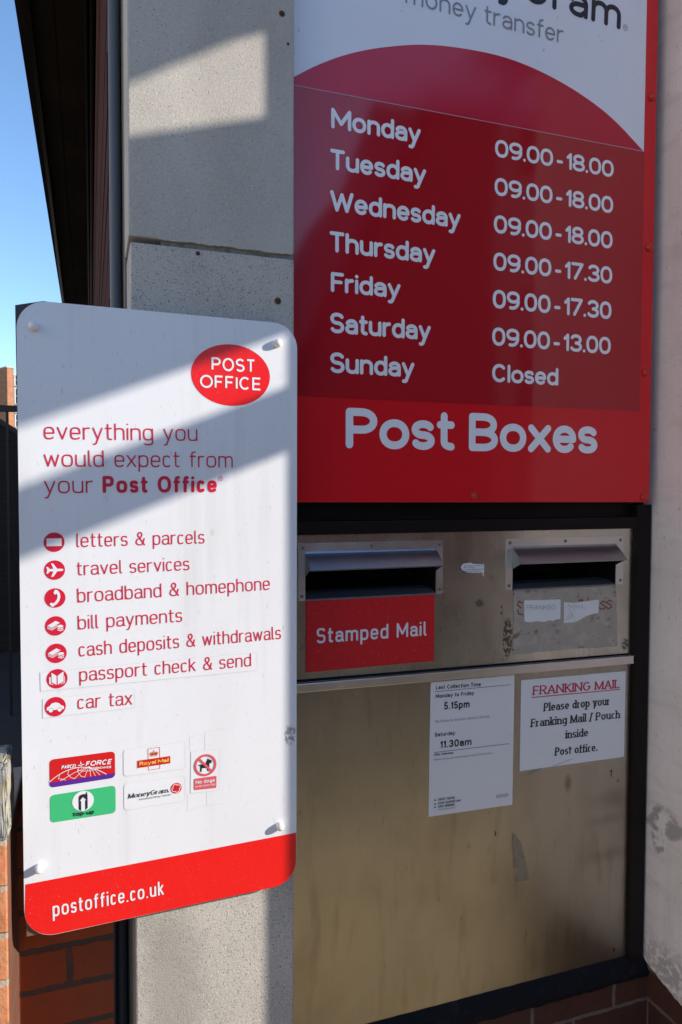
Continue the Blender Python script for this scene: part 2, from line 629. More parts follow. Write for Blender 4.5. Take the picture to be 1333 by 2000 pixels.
    if F.serif:
        e = F.wx * .55
        th = F.wy * .95
        seen = set()
        for st in S:
            for a, b in ((st[0], st[1] if len(st) > 1 else st[0]), (st[-1], st[-2] if len(st) > 1 else st[-1])):
                dx, dy = abs(a[0] - b[0]), abs(a[1] - b[1])
                if dy > .3 and dy > dx * .8 and (round(a[0], 2), round(a[1], 2)) not in seen:
                    seen.add((round(a[0], 2), round(a[1], 2)))
                    top = a[1] > b[1]
                    y_ = a[1] + (hy if top else -hy)
                    y0, y1 = (y_ - th, y_) if top else (y_, y_ + th)
                    half = ch.islower() and top and ch not in 'vwxy'
                    polys.append([(a[0] - hx - e, y0), (a[0] + hx + (0 if half else e), y0), (a[0] + hx + (0 if half else e), y1), (a[0] - hx - e, y1)])
        if ch in 'FETL':
            for st in S[:2]:
                for a, b in ((st[0], st[1]), (st[-1], st[-2])):
                    if abs(a[1] - b[1]) < .01 and abs(a[0] - b[0]) > .2:
                        s_ = 1 if a[1] < cm else -1
                        polys.append([(a[0] - hy, a[1] - hy * s_), (a[0] + hy, a[1] - hy * s_), (a[0] + hy, a[1] + s_ * .24), (a[0], a[1] + s_ * .24)])
    if F.shear:
        polys = [[(x + y * F.shear, y) for x, y in p] for p in polys]
    return polys, W


GC = {}


def gmesh(ch, F, k):
    key = (ch, id(F), round(k, 3))
    if key not in GC:
        polys, W = glyph(ch, F, k)
        GC[key] = (union(polys) if polys else ([], []), W)
    return GC[key]


def gw(ch, F, k):
    return glyph(ch, F, k)[1] if ch != ' ' else F.word * k


def text(parent, s, F, p0, p1, top, Y, material, name='lettering', xh=False, level=False, raise_=0.0006):
    """one line of print: baseline from pixel p0 to pixel p1 on plane Y; top = pixel height of cap (or x-height) above p0"""
    a, b = at(p0[0], p0[1], Y), at(p1[0], p1[1], Y)
    if level: b.z = a.z
    h = at(p0[0], top, Y).z - a.z
    u = h if xh else h / F.cap
    d = Vector((b.x - a.x, b.z - a.z))
    want = d.length / u
    d.normalize()

    def width(k):
        return sum(gw(c, F, k) for c in s) + F.sp * (len(s) - 1) * (0.5 + 0.5 * k)
    lo, hi = 0.3, 3.0
    for _ in range(26):
        k = (lo + hi) / 2
        if width(k) < want: lo = k
        else: hi = k
    bm = B()
    x = 0.0
    for c in s:
        if c != ' ':
            (v, f), W = gmesh(c, F, k)
            vv = []
            for q in v:
                qx, qz = (q[0] + x) * u, q[1] * u
                vv.append(bm.verts.new((a.x + qx * d.x - qz * d.y, Y - raise_, a.z + qx * d.y + qz * d.x)))
            for t in f:
                try: bm.faces.new([vv[i] for i in t])
                except ValueError: pass
        else:
            W = F.word * k
        x += W + F.sp * (0.5 + 0.5 * k)
    fix_normals(bm)
    return link(name, bm, material, parent)


def P2(pts, Y):
    return [(q.x, q.z) for q in (at(p[0], p[1], Y) for p in pts)]


def thick(pts, w, closed=False):
    if closed: pts = list(pts) + [pts[0]]
    return strokes_to_polys([pts], w, w)

# ------------------------------------------------------------------ palette
RED = (0.80, 0.010, 0.010)
M_white = mat('white_board_paint', (0.765, 0.785, 0.84), 0.32, layers=[
    ('n', (7, 7, 2.5), (0.67, 0.685, 0.72), .5, .8, .5, 5),
    ('n', (420, 420, 300), (0.38, 0.38, 0.38), .66, .72, .5, 2),
    ('n', (160, 160, 50), (0.45, 0.45, 0.45), .655, .72, .45, 3), ('n', (24, 24, 1.6), (0.60, 0.605, 0.62), .56, .74, .45, 4),
    ('b', at(566, 1436, -.088), (0.010, .05, 0.018), (0.20, 0.20, 0.20), .8, 1.6, 120, .2, 160),
    ('b', at(415, 1040, -.088), (0.004, .05, 0.006), (0.62, 0.62, 0.60), .8, 1.0, 200)],
    bumps=[((6, 6, 6), .10, .004)])
M_red = mat('red_print', RED, 0.3, layers=[('n', (90, 90, 90), (0.66, 0.014, 0.014), .55, .75, .5), ('n', (500, 40, 420), (0.75, .35, .3), .745, .76, .6, 1)])
M_redtext = mat('red_lettering', (0.62, 0.012, 0.045), 0.35)
M_vinyl = mat('white_vinyl', (0.78, 0.79, 0.86), 0.35)
M_vinyl_sign = mat('bright_white_vinyl', (0.90, 0.90, 0.95), 0.25, spec=.7)
M_black = mat('black_print', (0.02, 0.02, 0.022), 0.4)
M_grey = mat('grey_print', (0.30, 0.31, 0.33), 0.45)
M_faint = mat('faint_print', (0.40, 0.41, 0.43), 0.5)
M_hair = mat('dirty_sticker_edge', (0.60, 0.60, 0.59), 0.6)
M_stick = mat('white_sticker', (0.77, 0.79, 0.845), 0.32, layers=[('n', (7, 7, 2.5), (0.67, 0.685, 0.72), .5, .8, .5, 5)])
M_cap = mat('white_plastic', (0.80, 0.80, 0.78), 0.25)
M_redcap = mat('red_plastic', (0.55, 0.03, 0.012), 0.35)
M_concrete = mat('sawn_concrete', (0.50, 0.472, 0.435), 0.9, layers=[
    ('n', (9, 9, 5), (0.40, 0.375, 0.345), .40, .70, .75, 5),
    ('n', (240, 240, 240), (0.68, 0.62, 0.56), .50, .72, .5, 4),
    ('n', (420, 420, 420), (0.16, 0.155, 0.15), .62, .72, .7, 2),
    ('v', 170.0, (0.16, 0.15, 0.14), .22, .75),
    ('n', (3, 3, 1.2), (0.40, 0.37, 0.335), .52, .72, .5, 6)],
    bumps=[((330, 330, 330), .75, .0011, 3), ((90, 90, 90), .4, .0012, 4)])
M_concrete_low = mat('weathered_concrete', (0.49, 0.465, 0.43), 0.9, layers=[
    ('n', (12, 12, 6), (0.36, 0.345, 0.32), .40, .70, .8, 5),
    ('n', (300, 300, 300), (0.62, 0.59, 0.55), .48, .70, .9, 4),
    ('n', (380, 380, 380), (0.12, 0.118, 0.115), .60, .68, .8, 2),
    ('v', 150.0, (0.14, 0.135, 0.13), .24, .75),
    ('b', at(330, 1930, -.07), (0.05, 0.2, 0.16), (0.25, 0.24, 0.22), .6, 1.4, 16, .5)],
    bumps=[((330, 330, 330), .8, .0011, 3), ((80, 80, 80), .5, .0012, 4)])
M_mortar = mat('old_mortar', (0.23, 0.22, 0.20), 0.95, layers=[('n', (60, 60, 60), (0.10, 0.11, 0.07), .5, .62, .7, 4)], bumps=[((150, 150, 150), .7, .002)])
M_strip = mat('pale_edge_strip', (0.22, 0.205, 0.18), 0.7, layers=[('n', (60, 60, 8), (0.16, .15, .13), .5, .7, .7)])
M_rust = mat('rusty_iron', (0.055, 0.03, 0.02), 0.85, layers=[('n', (300, 300, 300), (0.20, 0.07, 0.03), .5, .65, .7)], bumps=[((400, 400, 400), .6, .001)])
M_ruststain = mat('rust_stain', (0.22, 0.12, 0.07), 0.95)
M_pipe = mat('grey_conduit', (0.075, 0.095, 0.125), 0.5, metal=0.0, layers=[('n', (90, 90, 10), (0.10, .11, .13), .5, .7, .7, 4)], bumps=[((60, 60, 20), .2, .001)])
M_moss = mat('dead_moss', (0.030, 0.028, 0.022), 0.95, bumps=[((300, 300, 300), .8, .003)])
M_timber = mat('brown_timber', (0.085, 0.03, 0.011), 0.9, spec=.05, layers=[
    ('n', (40, 2.0, 160), (0.035, 0.012, 0.005), .45, .65, .85, 4), ('n', (30, 1.0, 60), (0.14, 0.058, 0.025), .58, .75, .6, 3)],
    bumps=[((40, 2, 220), .4, .002)])
M_soffit = mat('dark_soffit_board', (0.032, 0.027, 0.023), 0.9, spec=.1, layers=[('n', (4, 3, 4), (0.05, 0.042, 0.034), .45, .7, .6)])
M_ply = mat('weathered_backing_board', (0.055, 0.055, 0.065), 0.8, layers=[('n', (60, 60, 20), (0.10, 0.07, 0.045), .5, .7, .6, 4),
    ('b', at(80, 1840, -.085), (0.10, .1, 0.05), (0.20, 0.11, 0.055), .9, .8, 40)], bumps=[((90, 90, 40), .4, .001)])
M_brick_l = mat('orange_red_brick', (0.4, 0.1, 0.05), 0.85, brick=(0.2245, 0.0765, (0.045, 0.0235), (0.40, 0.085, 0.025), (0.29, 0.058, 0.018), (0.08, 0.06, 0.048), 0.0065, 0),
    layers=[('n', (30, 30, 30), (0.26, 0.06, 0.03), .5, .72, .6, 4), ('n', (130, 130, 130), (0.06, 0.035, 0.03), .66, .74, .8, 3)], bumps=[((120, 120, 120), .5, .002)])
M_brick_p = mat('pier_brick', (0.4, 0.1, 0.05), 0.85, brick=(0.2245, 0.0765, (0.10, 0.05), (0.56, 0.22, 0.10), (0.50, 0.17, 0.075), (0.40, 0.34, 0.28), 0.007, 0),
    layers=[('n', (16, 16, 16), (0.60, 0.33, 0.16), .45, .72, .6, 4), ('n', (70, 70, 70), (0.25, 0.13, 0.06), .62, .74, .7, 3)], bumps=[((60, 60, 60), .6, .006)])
M_brick_py = mat('pier_brick_shaded', (0.4, 0.1, 0.05), 0.85, brick=(0.2245, 0.0765, (0.10, 0.05), (0.16, 0.055, 0.028), (0.12, 0.04, 0.02), (0.10, 0.08, 0.065), 0.007, 1),
    bumps=[((60, 60, 60), .6, .006)])  # same brick darkened for the side face, shade put into its colour
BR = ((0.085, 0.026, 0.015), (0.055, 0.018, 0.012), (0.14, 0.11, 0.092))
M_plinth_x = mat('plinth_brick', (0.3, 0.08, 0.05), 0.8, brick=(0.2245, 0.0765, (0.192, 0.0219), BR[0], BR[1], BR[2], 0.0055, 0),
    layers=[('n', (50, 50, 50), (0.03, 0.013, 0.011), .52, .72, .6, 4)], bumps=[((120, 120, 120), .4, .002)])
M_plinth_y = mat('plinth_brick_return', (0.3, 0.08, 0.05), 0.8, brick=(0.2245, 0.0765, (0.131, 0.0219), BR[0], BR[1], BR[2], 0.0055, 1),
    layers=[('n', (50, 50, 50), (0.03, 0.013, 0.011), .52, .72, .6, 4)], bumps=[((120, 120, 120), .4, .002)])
M_sill = mat('navy_masonry_paint', (0.008, 0.008, 0.011), 0.65, spec=.15, layers=[('n', (60, 60, 60), (0.028, 0.028, 0.032), .58, .72, .6, 4)], bumps=[((70, 70, 70), .6, .003)])
PX = 0.3535
pp = atX(1296, 1603, PX)
M_render = mat('white_painted_render', (0.90, 0.83, 0.80), 0.75, layers=[
    ('n', (9, 9, 5), (0.81, 0.735, 0.70), .42, .70, .8, 5),
    ('n', (240, 240, 120), (0.22, 0.20, 0.19), .69, .74, .8, 2), ('n', (5, 5, 22), (0.70, 0.64, 0.61), .52, .7, .6, 5), ('n', (14, 20, 1.5), (0.66, 0.61, 0.58), .55, .75, .5, 4),
    ('n', (55, 55, 30), (0.36, 0.33, 0.31), .67, .75, .6, 4),
    ('b', (pp.x, pp.y, pp.z + G0 * 0), (.2, .062, .034), (0.37, 0.345, 0.34), .85, 1.1, 38, .14, 26),
    ('b', tuple(atX(1285, 1640, PX)), (.2, .02, .03), (0.38, 0.36, 0.35), .85, 1.1, 40, .12, 30),
    ('b', tuple(atX(1310, 1905, PX)), (.2, .10, .05), (0.40, 0.37, 0.345), .7, 1.5, 60, .5, 70)],
    bumps=[((30, 30, 18), .35, .003, 4), ((220, 220, 120), .25, .0008, 2)])
M_frame = mat('dark_brown_frame_paint', (0.013, 0.009, 0.009), 0.4, spec=.12, layers=[('n', (160, 160, 60), (0.06, 0.05, 0.045), .70, .76, .7, 3)], bumps=[((20, 20, 60), .15, .001)])
M_slot = mat('dark_inside', (0.010, 0.010, 0.011), 0.8, spec=.1)
st_lay = [('n', (420, 10, 7.0), (0.42, 0.39, 0.34), .45, .75, .14, 2), ('n', (7, 7, 5), (0.32, 0.285, 0.235), .45, .72, .6, 5),
          ('n', (60, 60, 22), (0.20, 0.17, 0.135), .64, .76, .4, 3)]
M_steel = mat('brushed_steel', (0.66, 0.645, 0.575), 0.36, metal=1.0, rvar=((11, 11, 3.5), .25, .31), layers=st_lay + [
    ('b', at(937, 1178, 0), (.010, .1, .008), (.16, .16, .19), .7, 1.2, 160, .3),
    ('b', at(992, 1245, 0), (.012, .1, .045), (.10, .10, .10), .9, .9, 90, .12, 120),
    ('b', at(1221, 1258, 0), (.010, .1, .014), (.10, .10, .10), .9, .9, 90, .12, 120),
    ('b', at(980, 1192, 0), (.003, .1, .012), (.10, .10, .10), .8, .9, 90, .3, 120)],
    bumps=[])
M_steel_door = mat('brushed_steel_door', (0.47, 0.435, 0.37), 0.36, metal=1.0, rvar=((11, 11, 3.5), .31, .38), layers=st_lay + [
    ('n', (26, 26, 5), (.27, .22, .155), .56, .78, .5, 2),
    ('b', at(1187, 1600, 0), (.045, .1, .010), (.17, .14, .11), .30, .9, 14, .9),
    ('b', at(1190, 1668, 0), (.055, .1, .012), (.17, .14, .11), .30, .9, 14, .9),
    ('b', at(1195, 1560, 0), (.04, .1, .016), (.2, .17, .13), .30, .9, 14, .9),
    ('b', at(1110, 1530, 0), (.008, .1, .018), (.20, .12, .06), .6, .6, 60, .5),
    ('b', at(968, 1628, 0), (.002, .1, .006), (.13, .05, .03), .9, .3, 60, .2)],
    bumps=[((2.2, 2.2, 1.6), .25, .012, 2)])
M_steel_trim = mat('polished_steel', (0.74, 0.72, 0.70), 0.25, metal=1.0, rvar=((20, 20, 20), .32, .42), layers=[('n', (14, 14, 14), (.62, .59, .55), .5, .8, .6, 4)])
M_hood = mat('satin_steel_hood', (0.35, 0.36, 0.39), 0.32, metal=1.0, layers=[('n', (10, 10, 10), (0.29, 0.30, 0.33), .5, .8, .5, 4)])
M_lip = mat('bright_steel_lip', (0.80, 0.82, 0.86), 0.3, metal=1.0)
M_tray = mat('satin_steel_tray', (0.22, 0.23, 0.27), 0.5, metal=.8)
M_grime = mat('grimy_steel_patch', (0.42, 0.385, 0.33), 0.6, metal=0.35, layers=[
    ('n', (34, 34, 34), (.52, .48, .415), .48, .62, .7, 5),
    ('n', (28, 28, 40), (.17, .11, .055), .58, .70, .8, 5),
    ('n', (120, 120, 120), (.10, .075, .05), .64, .72, .8, 4)], bumps=[((140, 140, 140), .3, .0008, 4)])
M_paper = mat('white_paper', (0.76, 0.76, 0.78), 0.7, layers=[('n', (26, 26, 26), (.62, .63, .66), .58, .74, .5, 5)], bumps=[((40, 40, 40), .25, .0015, 2)])
M_lam = mat('laminated_paper', (0.77, 0.78, 0.80), 0.35, layers=[('n', (40, 40, 40), (.5, .5, .52), .66, .74, .5, 5)], bumps=[((14, 14, 14), .15, .0015, 2)])
M_clear = mat('laminate_border', (0.42, 0.40, 0.36), 0.25, metal=.4)
M_plate_red = mat('red_enamel_plate', (0.62, 0.011, 0.018), 0.4, layers=[('n', (420, 60, 420), (0.62, .42, .40), .725, .74, .8, 1)])
M_ghost = mat('worn_red_stencil', (0.27, 0.05, 0.045), 0.6)
M_tape = mat('old_tape', (0.33, 0.30, 0.26), 0.45, metal=.7, layers=[('n', (60, 60, 60), (.2, .18, .16), .5, .7, .6)])
M_ink = mat('pencil_ink', (0.10, 0.10, 0.12), 0.6)
M_sign = mat('red_sign_paint', (0.72, 0.012, 0.020), 0.14, spec=.5, bumps=[((3, 3, 3), .06, .003, 2)])
M_hours = mat('dark_red_vinyl', (0.44, 0.010, 0.019), 0.065, spec=.6, bumps=[((260, 260, 260), .04, .0003, 2), ((3, 3, 3), .05, .003, 2)])
M_dome = mat('red_swoosh_print', (0.56, 0.011, 0.040), 0.14, bumps=[((3, 3, 3), .06, .003, 2)])
M_signw = mat('white_sign_print', (0.82, 0.82, 0.89), 0.2, layers=[('n', (120, 120, 60), (.35, .35, .38), .71, .75, .6, 3)])
M_navy = mat('navy_print', (0.012, 0.012, 0.03), 0.3)
M_signgrey = mat('grey_sign_print', (0.27, 0.27, 0.31), 0.3)

# ------------------------------------------------------------------ fonts
F_light = Font(.118, cap=1.36, asc=1.36, desc=-.40, n=2.9, sp=.19, tail=True, word=.50)
F_semi = Font(.265, cap=1.36, asc=1.36, desc=-.40, n=2.9, sp=.20, tail=True, word=.46)
F_med = Font(.20, cap=1.36, asc=1.36, desc=-.40, n=2.9, sp=.22, tail=True, word=.46)
F_url = Font(.165, cap=1.36, asc=1.36, desc=-.40, n=2.9, sp=.20, word=.46)
F_hours = Font(.245, cap=1.34, asc=1.34, desc=-.40, n=2.15, sp=.07, word=.34, geo=True)
F_boxes = Font(.26, cap=1.32, asc=1.32, desc=-.40, n=2.1, sp=.07, word=.34)
F_caps = Font(.20, cap=1.36, n=2.0, sp=.17, rnd=False)
F_notice = Font(.235, cap=1.36, asc=1.38, desc=-.38, n=2.5, sp=.20, word=.42)
F_time = Font(.26, cap=1.36, asc=1.38, desc=-.38, n=2.5, sp=.18)
F_bold = Font(.30, cap=1.38, asc=1.38, desc=-.36, n=2.3, sp=.12, word=.34, rnd=False)
F_tiny = Font(.16, cap=1.36, n=2.5, sp=.18, word=.4)
F_serif = Font(.29, cap=1.44, asc=1.46, desc=-.44, n=2.0, sp=.12, wy=.17, rnd=False, serif=True, word=.42)
F_mg = Font(.27, cap=1.44, asc=1.46, desc=-.40, n=2.0, sp=.14, wy=.13, rnd=False, serif=True, shear=.2, word=.4)
F_brand = Font(.215, cap=1.42, asc=1.42, desc=-.45, n=2.05, sp=.17, word=.34)
F_brandgrey = Font(.15, cap=1.42, asc=1.42, desc=-.42, n=2.05, sp=.16, word=.36)
F_ital = Font(.29, cap=1.36, n=2.2, sp=.10, rnd=False, shear=.25)
F_itall = Font(.14, cap=1.36, n=2.2, sp=.16, rnd=False, shear=.2)
F_royal = Font(.26, cap=1.42, asc=1.42, desc=-.4, n=2.1, sp=.10, word=.3, shear=.05)
F_hand = Font(.085, cap=1.36, n=2.2, sp=.22)
F_no = Font(.26, cap=1.38, asc=1.38, desc=-.38, n=2.2, sp=.14, word=.36)

YP, YB, YS, YF = -.070, -.088, -.030, -.012

# ------------------------------------------------------------------ ground
bm = B()
quad(bm, (-300, -300, 0), (300, -300, 0), (300, 400, 0), (-300, 400, 0))
M_ground = mat('stone_paving', (0.4, 0.3, 0.2), 0.8, brick=(0.6, 0.45, (0.1, 0.1), (0.47, 0.36, 0.19), (0.43, 0.325, 0.17), (0.22, 0.18, 0.13), 0.008, 0),
               layers=[('n', (3, 3, 3), (0.34, 0.25, 0.12), .45, .7, .6, 5)], bumps=[((60, 60, 60), .3, .004)])
for nd in M_ground.node_tree.nodes:                      # paving pattern runs over x and y
    if nd.bl_idname == 'ShaderNodeSeparateXYZ':
        for lk in list(M_ground.node_tree.links):
            if lk.from_node == nd and lk.from_socket.name == 'Z':
                s_ = lk.to_socket
                M_ground.node_tree.links.remove(lk)
                M_ground.node_tree.links.new(nd.outputs[1], s_)
g = link('ground', bm, M_ground)
tag(g, kind='structure')
bm = B()
quad(bm, (-9, .21, .004), (-.86, .21, .004), (-.86, 14, .004), (-9, 14, .004))
tag(link('yard', bm, mat('dark_asphalt', (0.04, 0.04, 0.042), .9, layers=[('n', (3, 3, 3), (0.06, 0.06, 0.06), .45, .7, .6, 5)], bumps=[((90, 90, 90), .5, .004)])), kind='structure')

# ------------------------------------------------------------------ concrete pillar
xl, xr = at(250, 300, YP).x, at(575, 300, YP).x
zj = at(252, 470, YP).z
pil = empty('concrete_pillar', ((xl + xr) / 2, YP, 0), 'speckled grey concrete pillar of stacked blocks, half sunlit, left of the opening hours sign', 'pillar')


def block(z0, z1, material, x0=None, chip=0.0):
    bm = B()
    box(bm, xl if x0 is None else x0, xr, YP, .062, z0, z1, .003, 2)
    return link('block', bm, material, pil)


b1 = block(zj + .009, 3.55, M_concrete)
b2 = block(0.02, zj - .001, M_concrete_low, xl + .003)
bm = B(); box(bm, xl + .055, xr - .001, YP + .004, .06, zj - .002, zj + .010)
link('mortar_joint', bm, M_mortar, pil)
# ragged mortar lip under the upper block
bm = B()
pts = []
n_ = 46
for i in range(n_ + 1):
    x = xl + .05 + (xr - .004 - xl - .05) * i / n_
    pts.append((x, zj + .0085 - .0022 * random.random() ** 2 - .0012 * math.sin(i * .37) * math.sin(i * .21)))
prism(bm, pts + [(xr - .004, zj + .016), (xl + .05, zj + .014 + .003)], YP - .0012, YP + .01)
link('mortar_lip', bm, M_concrete, pil)
bm = B(); box(bm, xl - .001, xl + .012, .067, .2, 0.02, 3.5, .002)
link('edge_strip', bm, M_strip, pil)
for (px, py, r_) in ((551, 27, .0050), (543, 588, .0055), (387, 495, .0035), (563, 86, .0022)):
    c = at(px, py, YP)
    bm = B(); lathe(bm, (c.x, YP + .004, c.z), [(0, .0075), (r_ * .45, .0072), (r_ * .5, .006), (r_ * .95, .005), (r_, 0)], (0, -1, 0), 9)
    sc_ = link('screw', bm, M_rust, pil)
    flat('rust_ring', [disc(c.x, c.z, r_ * 1.2, n=11)], YP - .0006, M_ruststain, sc_)

# ------------------------------------------------------------------ conduit
pc = (-.8490, .10)
pipe = empty('conduit_pipe', (pc[0], pc[1], 0), 'thin blue-grey vertical pipe running up between the timber wall and the concrete pillar', 'pipe')
bm = B(); lathe(bm, (pc[0], pc[1], 0.0), [(.0108, 0), (.0108, 3.5)], (0, 0, 1), 24)
link('tube', bm, M_pipe, pipe, 60)
bm = B()
for i in range(150):
    z = 2.62 + .36 * i / 150
    if z < 2.5: continue
    a = random.random() * 6.28
    rr_ = .004 + .006 * random.random()
    t = bmesh.new(); bmesh.ops.create_icosphere(t, subdivisions=1, radius=rr_)
    for v in t.verts: v.co = v.co * (0.7 + .6 * random.random()) + Vector((pc[0] + .011 + .006 * math.cos(a), pc[1] - .004 + .010 * math.sin(a), z))
    merge(bm, t)
for i in range(0):
    t = bmesh.new(); bmesh.ops.create_icosphere(t, subdivisions=1, radius=.0015 + .0025 * random.random())
    for v in t.verts: v.co = v.co * (0.7 + .6 * random.random()); v.co += Vector((0, 0, 0))
    o_ = Vector((pc[0] + .0115 + .003 * random.random(), pc[1] - .006, 2.28 + .36 * random.random()))
    for v in t.verts: v.co += o_
    merge(bm, t)
link('moss', bm, M_moss, pipe)

# ------------------------------------------------------------------ timber side wall with its eaves
tw = empty('timber_building', (-.80, 4, 0), 'brown timber-clad side of the building under dark overhanging eaves, behind the grey pipe', 'building')
bm = B()
z = 0.9
while z < 3.5:
    h = .118
    prismX(bm, [(.13, z), (11, z), (11, z + h - .004), (.13, z + h - .004)], -.862 + .004 * random.random(), -.80)
    z += h
link('cladding', bm, M_timber, tw)
bm = B(); box(bm, -.858, -.79, .13, 11, 0, 3.52)
link('wall_core', bm, M_soffit, tw)
ZS = 2.60 + G0
bm = B()
for u0, u1 in ((0, .34), (.36, .68), (.70, 1.2)):                 # soffit boards with open joints
    quad(bm, (-1.098 + .245 * u0, -.3, ZS), (-1.172 + .32 * u0, 11, ZS), (-1.172 + .32 * u1, 11, ZS), (-1.098 + .245 * u1, -.3, ZS))
r_ = bmesh.ops.extrude_face_region(bm, geom=list(bm.faces))
for v in r_['geom']:
    if isinstance(v, bmesh.types.BMVert): v.co.z += .02
bmesh.ops.recalc_face_normals(bm, faces=bm.faces)
link('soffit', bm, M_soffit, tw)
bm = B()
for x0, x1, dz in ((-.905, -.893, .035), (-.884, -.868, .06)):
    box(bm, x0, x1, -.2, 11, ZS - dz, ZS - .001, .002)
link('eaves_trim', bm, M_frame, tw)
bm = B()
t = [(-1.1, -.3), (-1.174, 11)]
for (xa, ya), (xb, yb) in ((t[0], t[1]),):
    v = [bm.verts.new(p) for p in ((xa - .02, ya, ZS - .012), (xb - .02, yb, ZS - .012), (xb, yb, ZS - .012), (xa, ya, ZS - .012),
                                   (xa - .02, ya, ZS + .2), (xb - .02, yb, ZS + .2), (xb, yb, ZS + .2), (xa, ya, ZS + .2))]
    for q in ((0, 1, 2, 3), (4, 7, 6, 5), (0, 4, 5, 1), (2, 6, 7, 3), (1, 5, 6, 2), (0, 3, 7, 4)): bm.faces.new([v[i] for i in q])
bmesh.ops.recalc_face_normals(bm, faces=bm.faces)
link('fascia', bm, M_frame, tw)
bm = B(); prismX(bm, [(-.3, ZS + .2), (11, ZS + .2), (11, ZS + .24), (-.3, ZS + .24)], -1.2, 1.2)
link('roof', bm, M_soffit, tw)

# ------------------------------------------------------------------ low brick wall and gate pier at the left
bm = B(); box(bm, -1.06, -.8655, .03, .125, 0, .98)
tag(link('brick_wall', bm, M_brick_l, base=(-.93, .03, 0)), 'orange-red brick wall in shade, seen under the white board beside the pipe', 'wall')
gx = at(16, 1700, -.12).x
zc = at(12, 1490, -.12).z
zb = at(14, 1640, -.12).z
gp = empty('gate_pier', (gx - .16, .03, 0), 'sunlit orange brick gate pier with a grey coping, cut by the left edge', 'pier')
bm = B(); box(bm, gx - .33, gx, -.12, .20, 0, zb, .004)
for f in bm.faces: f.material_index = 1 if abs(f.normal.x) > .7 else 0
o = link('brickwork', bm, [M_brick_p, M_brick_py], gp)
bm = B(); box(bm, gx - .345, gx + .001, -.128, -.03, zb + .0005, zc, .008, 3)
sub = bmesh.ops.subdivide_edges(bm, edges=list(bm.edges), cuts=4, use_grid_fill=True)
for v in bm.verts: v.co += Vector((random.uniform(-1, 1), random.uniform(-1, 1), random.uniform(-1, 1))) * .002
M_coping = mat('mossy_stone_coping', (0.30, 0.30, 0.29), 0.9, layers=[('n', (40, 40, 40), (.40, .36, .22), .48, .62, .8, 4), ('n', (90, 90, 90), (.07, .08, .03), .6, .7, .8, 3)], bumps=[((80, 80, 80), .7, .004)])
link('coping', bm, M_coping, gp)

# ------------------------------------------------------------------ white pier and plinth at the right
pier = empty('rendered_pier', (.75, -.1, 0), 'white painted rendered pier with a scuffed grey patch, along the right edge', 'pier')
bm = B()
low = [(.30, -.487), (.0022, -.489)]
for i in range(15):
    t = i / 14
    low.append((-.004 - t * .119, -.494 - .038 * t ** .8 + random.uniform(-.0022, .0022)))
low += [(-.25, -.535), (-.545, -.535)]
prismX(bm, [(y, z_ + G0) for y, z_ in low] + [(-.545, 3.55), (.30, 3.55)], PX, PX + .006)
o1 = link('render_coat', bm, M_render, pier)
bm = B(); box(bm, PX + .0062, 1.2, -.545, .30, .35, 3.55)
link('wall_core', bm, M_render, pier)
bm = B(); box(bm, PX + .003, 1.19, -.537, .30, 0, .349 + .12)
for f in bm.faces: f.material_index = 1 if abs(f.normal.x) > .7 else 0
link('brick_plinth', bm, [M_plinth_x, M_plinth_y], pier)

# brick apron below the steel box, with its painted fillet
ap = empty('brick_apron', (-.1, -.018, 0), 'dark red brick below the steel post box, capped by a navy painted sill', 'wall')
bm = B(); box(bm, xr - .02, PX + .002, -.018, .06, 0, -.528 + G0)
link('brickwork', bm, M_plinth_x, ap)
bm = B()
nx = 60
xs = [xr - .02 + (PX + .0015 - xr + .02) * i / nx for i in range(nx + 1)]
prof = []
for x in xs:
    j = lambda a: random.uniform(-a, a)
    prof.append([(0.004, -.482), (-.004, -.488 + j(.0006)), (-.012, -.499 + j(.0012)), (-.021, -.515 + j(.0016)), (-.0245, -.5255 + j(.0022)), (-.022, -.532 + j(.0025)), (-.0165, -.5335)])
vv = [[bm.verts.new((x, y, z_ + G0)) for y, z_ in p] for x, p in zip(xs, prof)]
for a, b in zip(vv, vv[1:]):
    for i in range(len(a) - 1):
        bm.faces.new((a[i], a[i + 1], b[i + 1], b[i]))
bmesh.ops.recalc_face_normals(bm, faces=bm.faces)
bm.faces.ensure_lookup_table()
if sum(f.normal.y for f in bm.faces) > 0: bmesh.ops.reverse_faces(bm, faces=list(bm.faces))
link('painted_sill', bm, M_sill, ap, 50)

# shop wall the pillar, sign and box are fixed to
bm = B(); box(bm, -.79, .355, .21, .35, 0, 3.55)
tag(link('shop_wall', bm, M_brick_l, base=(-.2, .3, 0)), 'brick shop wall behind the red sign and the steel post box', 'wall')

# ------------------------------------------------------------------ opening hours sign
sg = empty('opening_hours_sign', at(920, 980, YS), 'tall red sign of opening hours, white at its top, above the steel post box', 'sign')
xL = xr - .03
zt = 3.0
sb0, sb1 = at(582, 981, YS), at(1267, 981, YS)
xR = at(1270, 900, YS).x
slope = (sb1.z - sb0.z) / (sb1.x - sb0.x)
zbot = lambda x: sb0.z + slope * (x - sb0.x)
bm = B()
prism(bm, [(xL, zbot(xL)), (xR, zbot(xR)), (xR, zt), (xL, zt)], YS, YS + .016, .0012)
link('panel', bm, M_sign, sg)
# white field above the swoosh
dome = [(28, 258), (100, 220), (200, 183), (300, 162), (400, 152), (465, 150), (560, 157), (700, 182), (800, 215), (900, 262), (1000, 322), (1100, 398), (1203, 511)]
dome = [(560 + x * .5799, y * .5799) for x, y in dome]
D = P2(dome, YS)
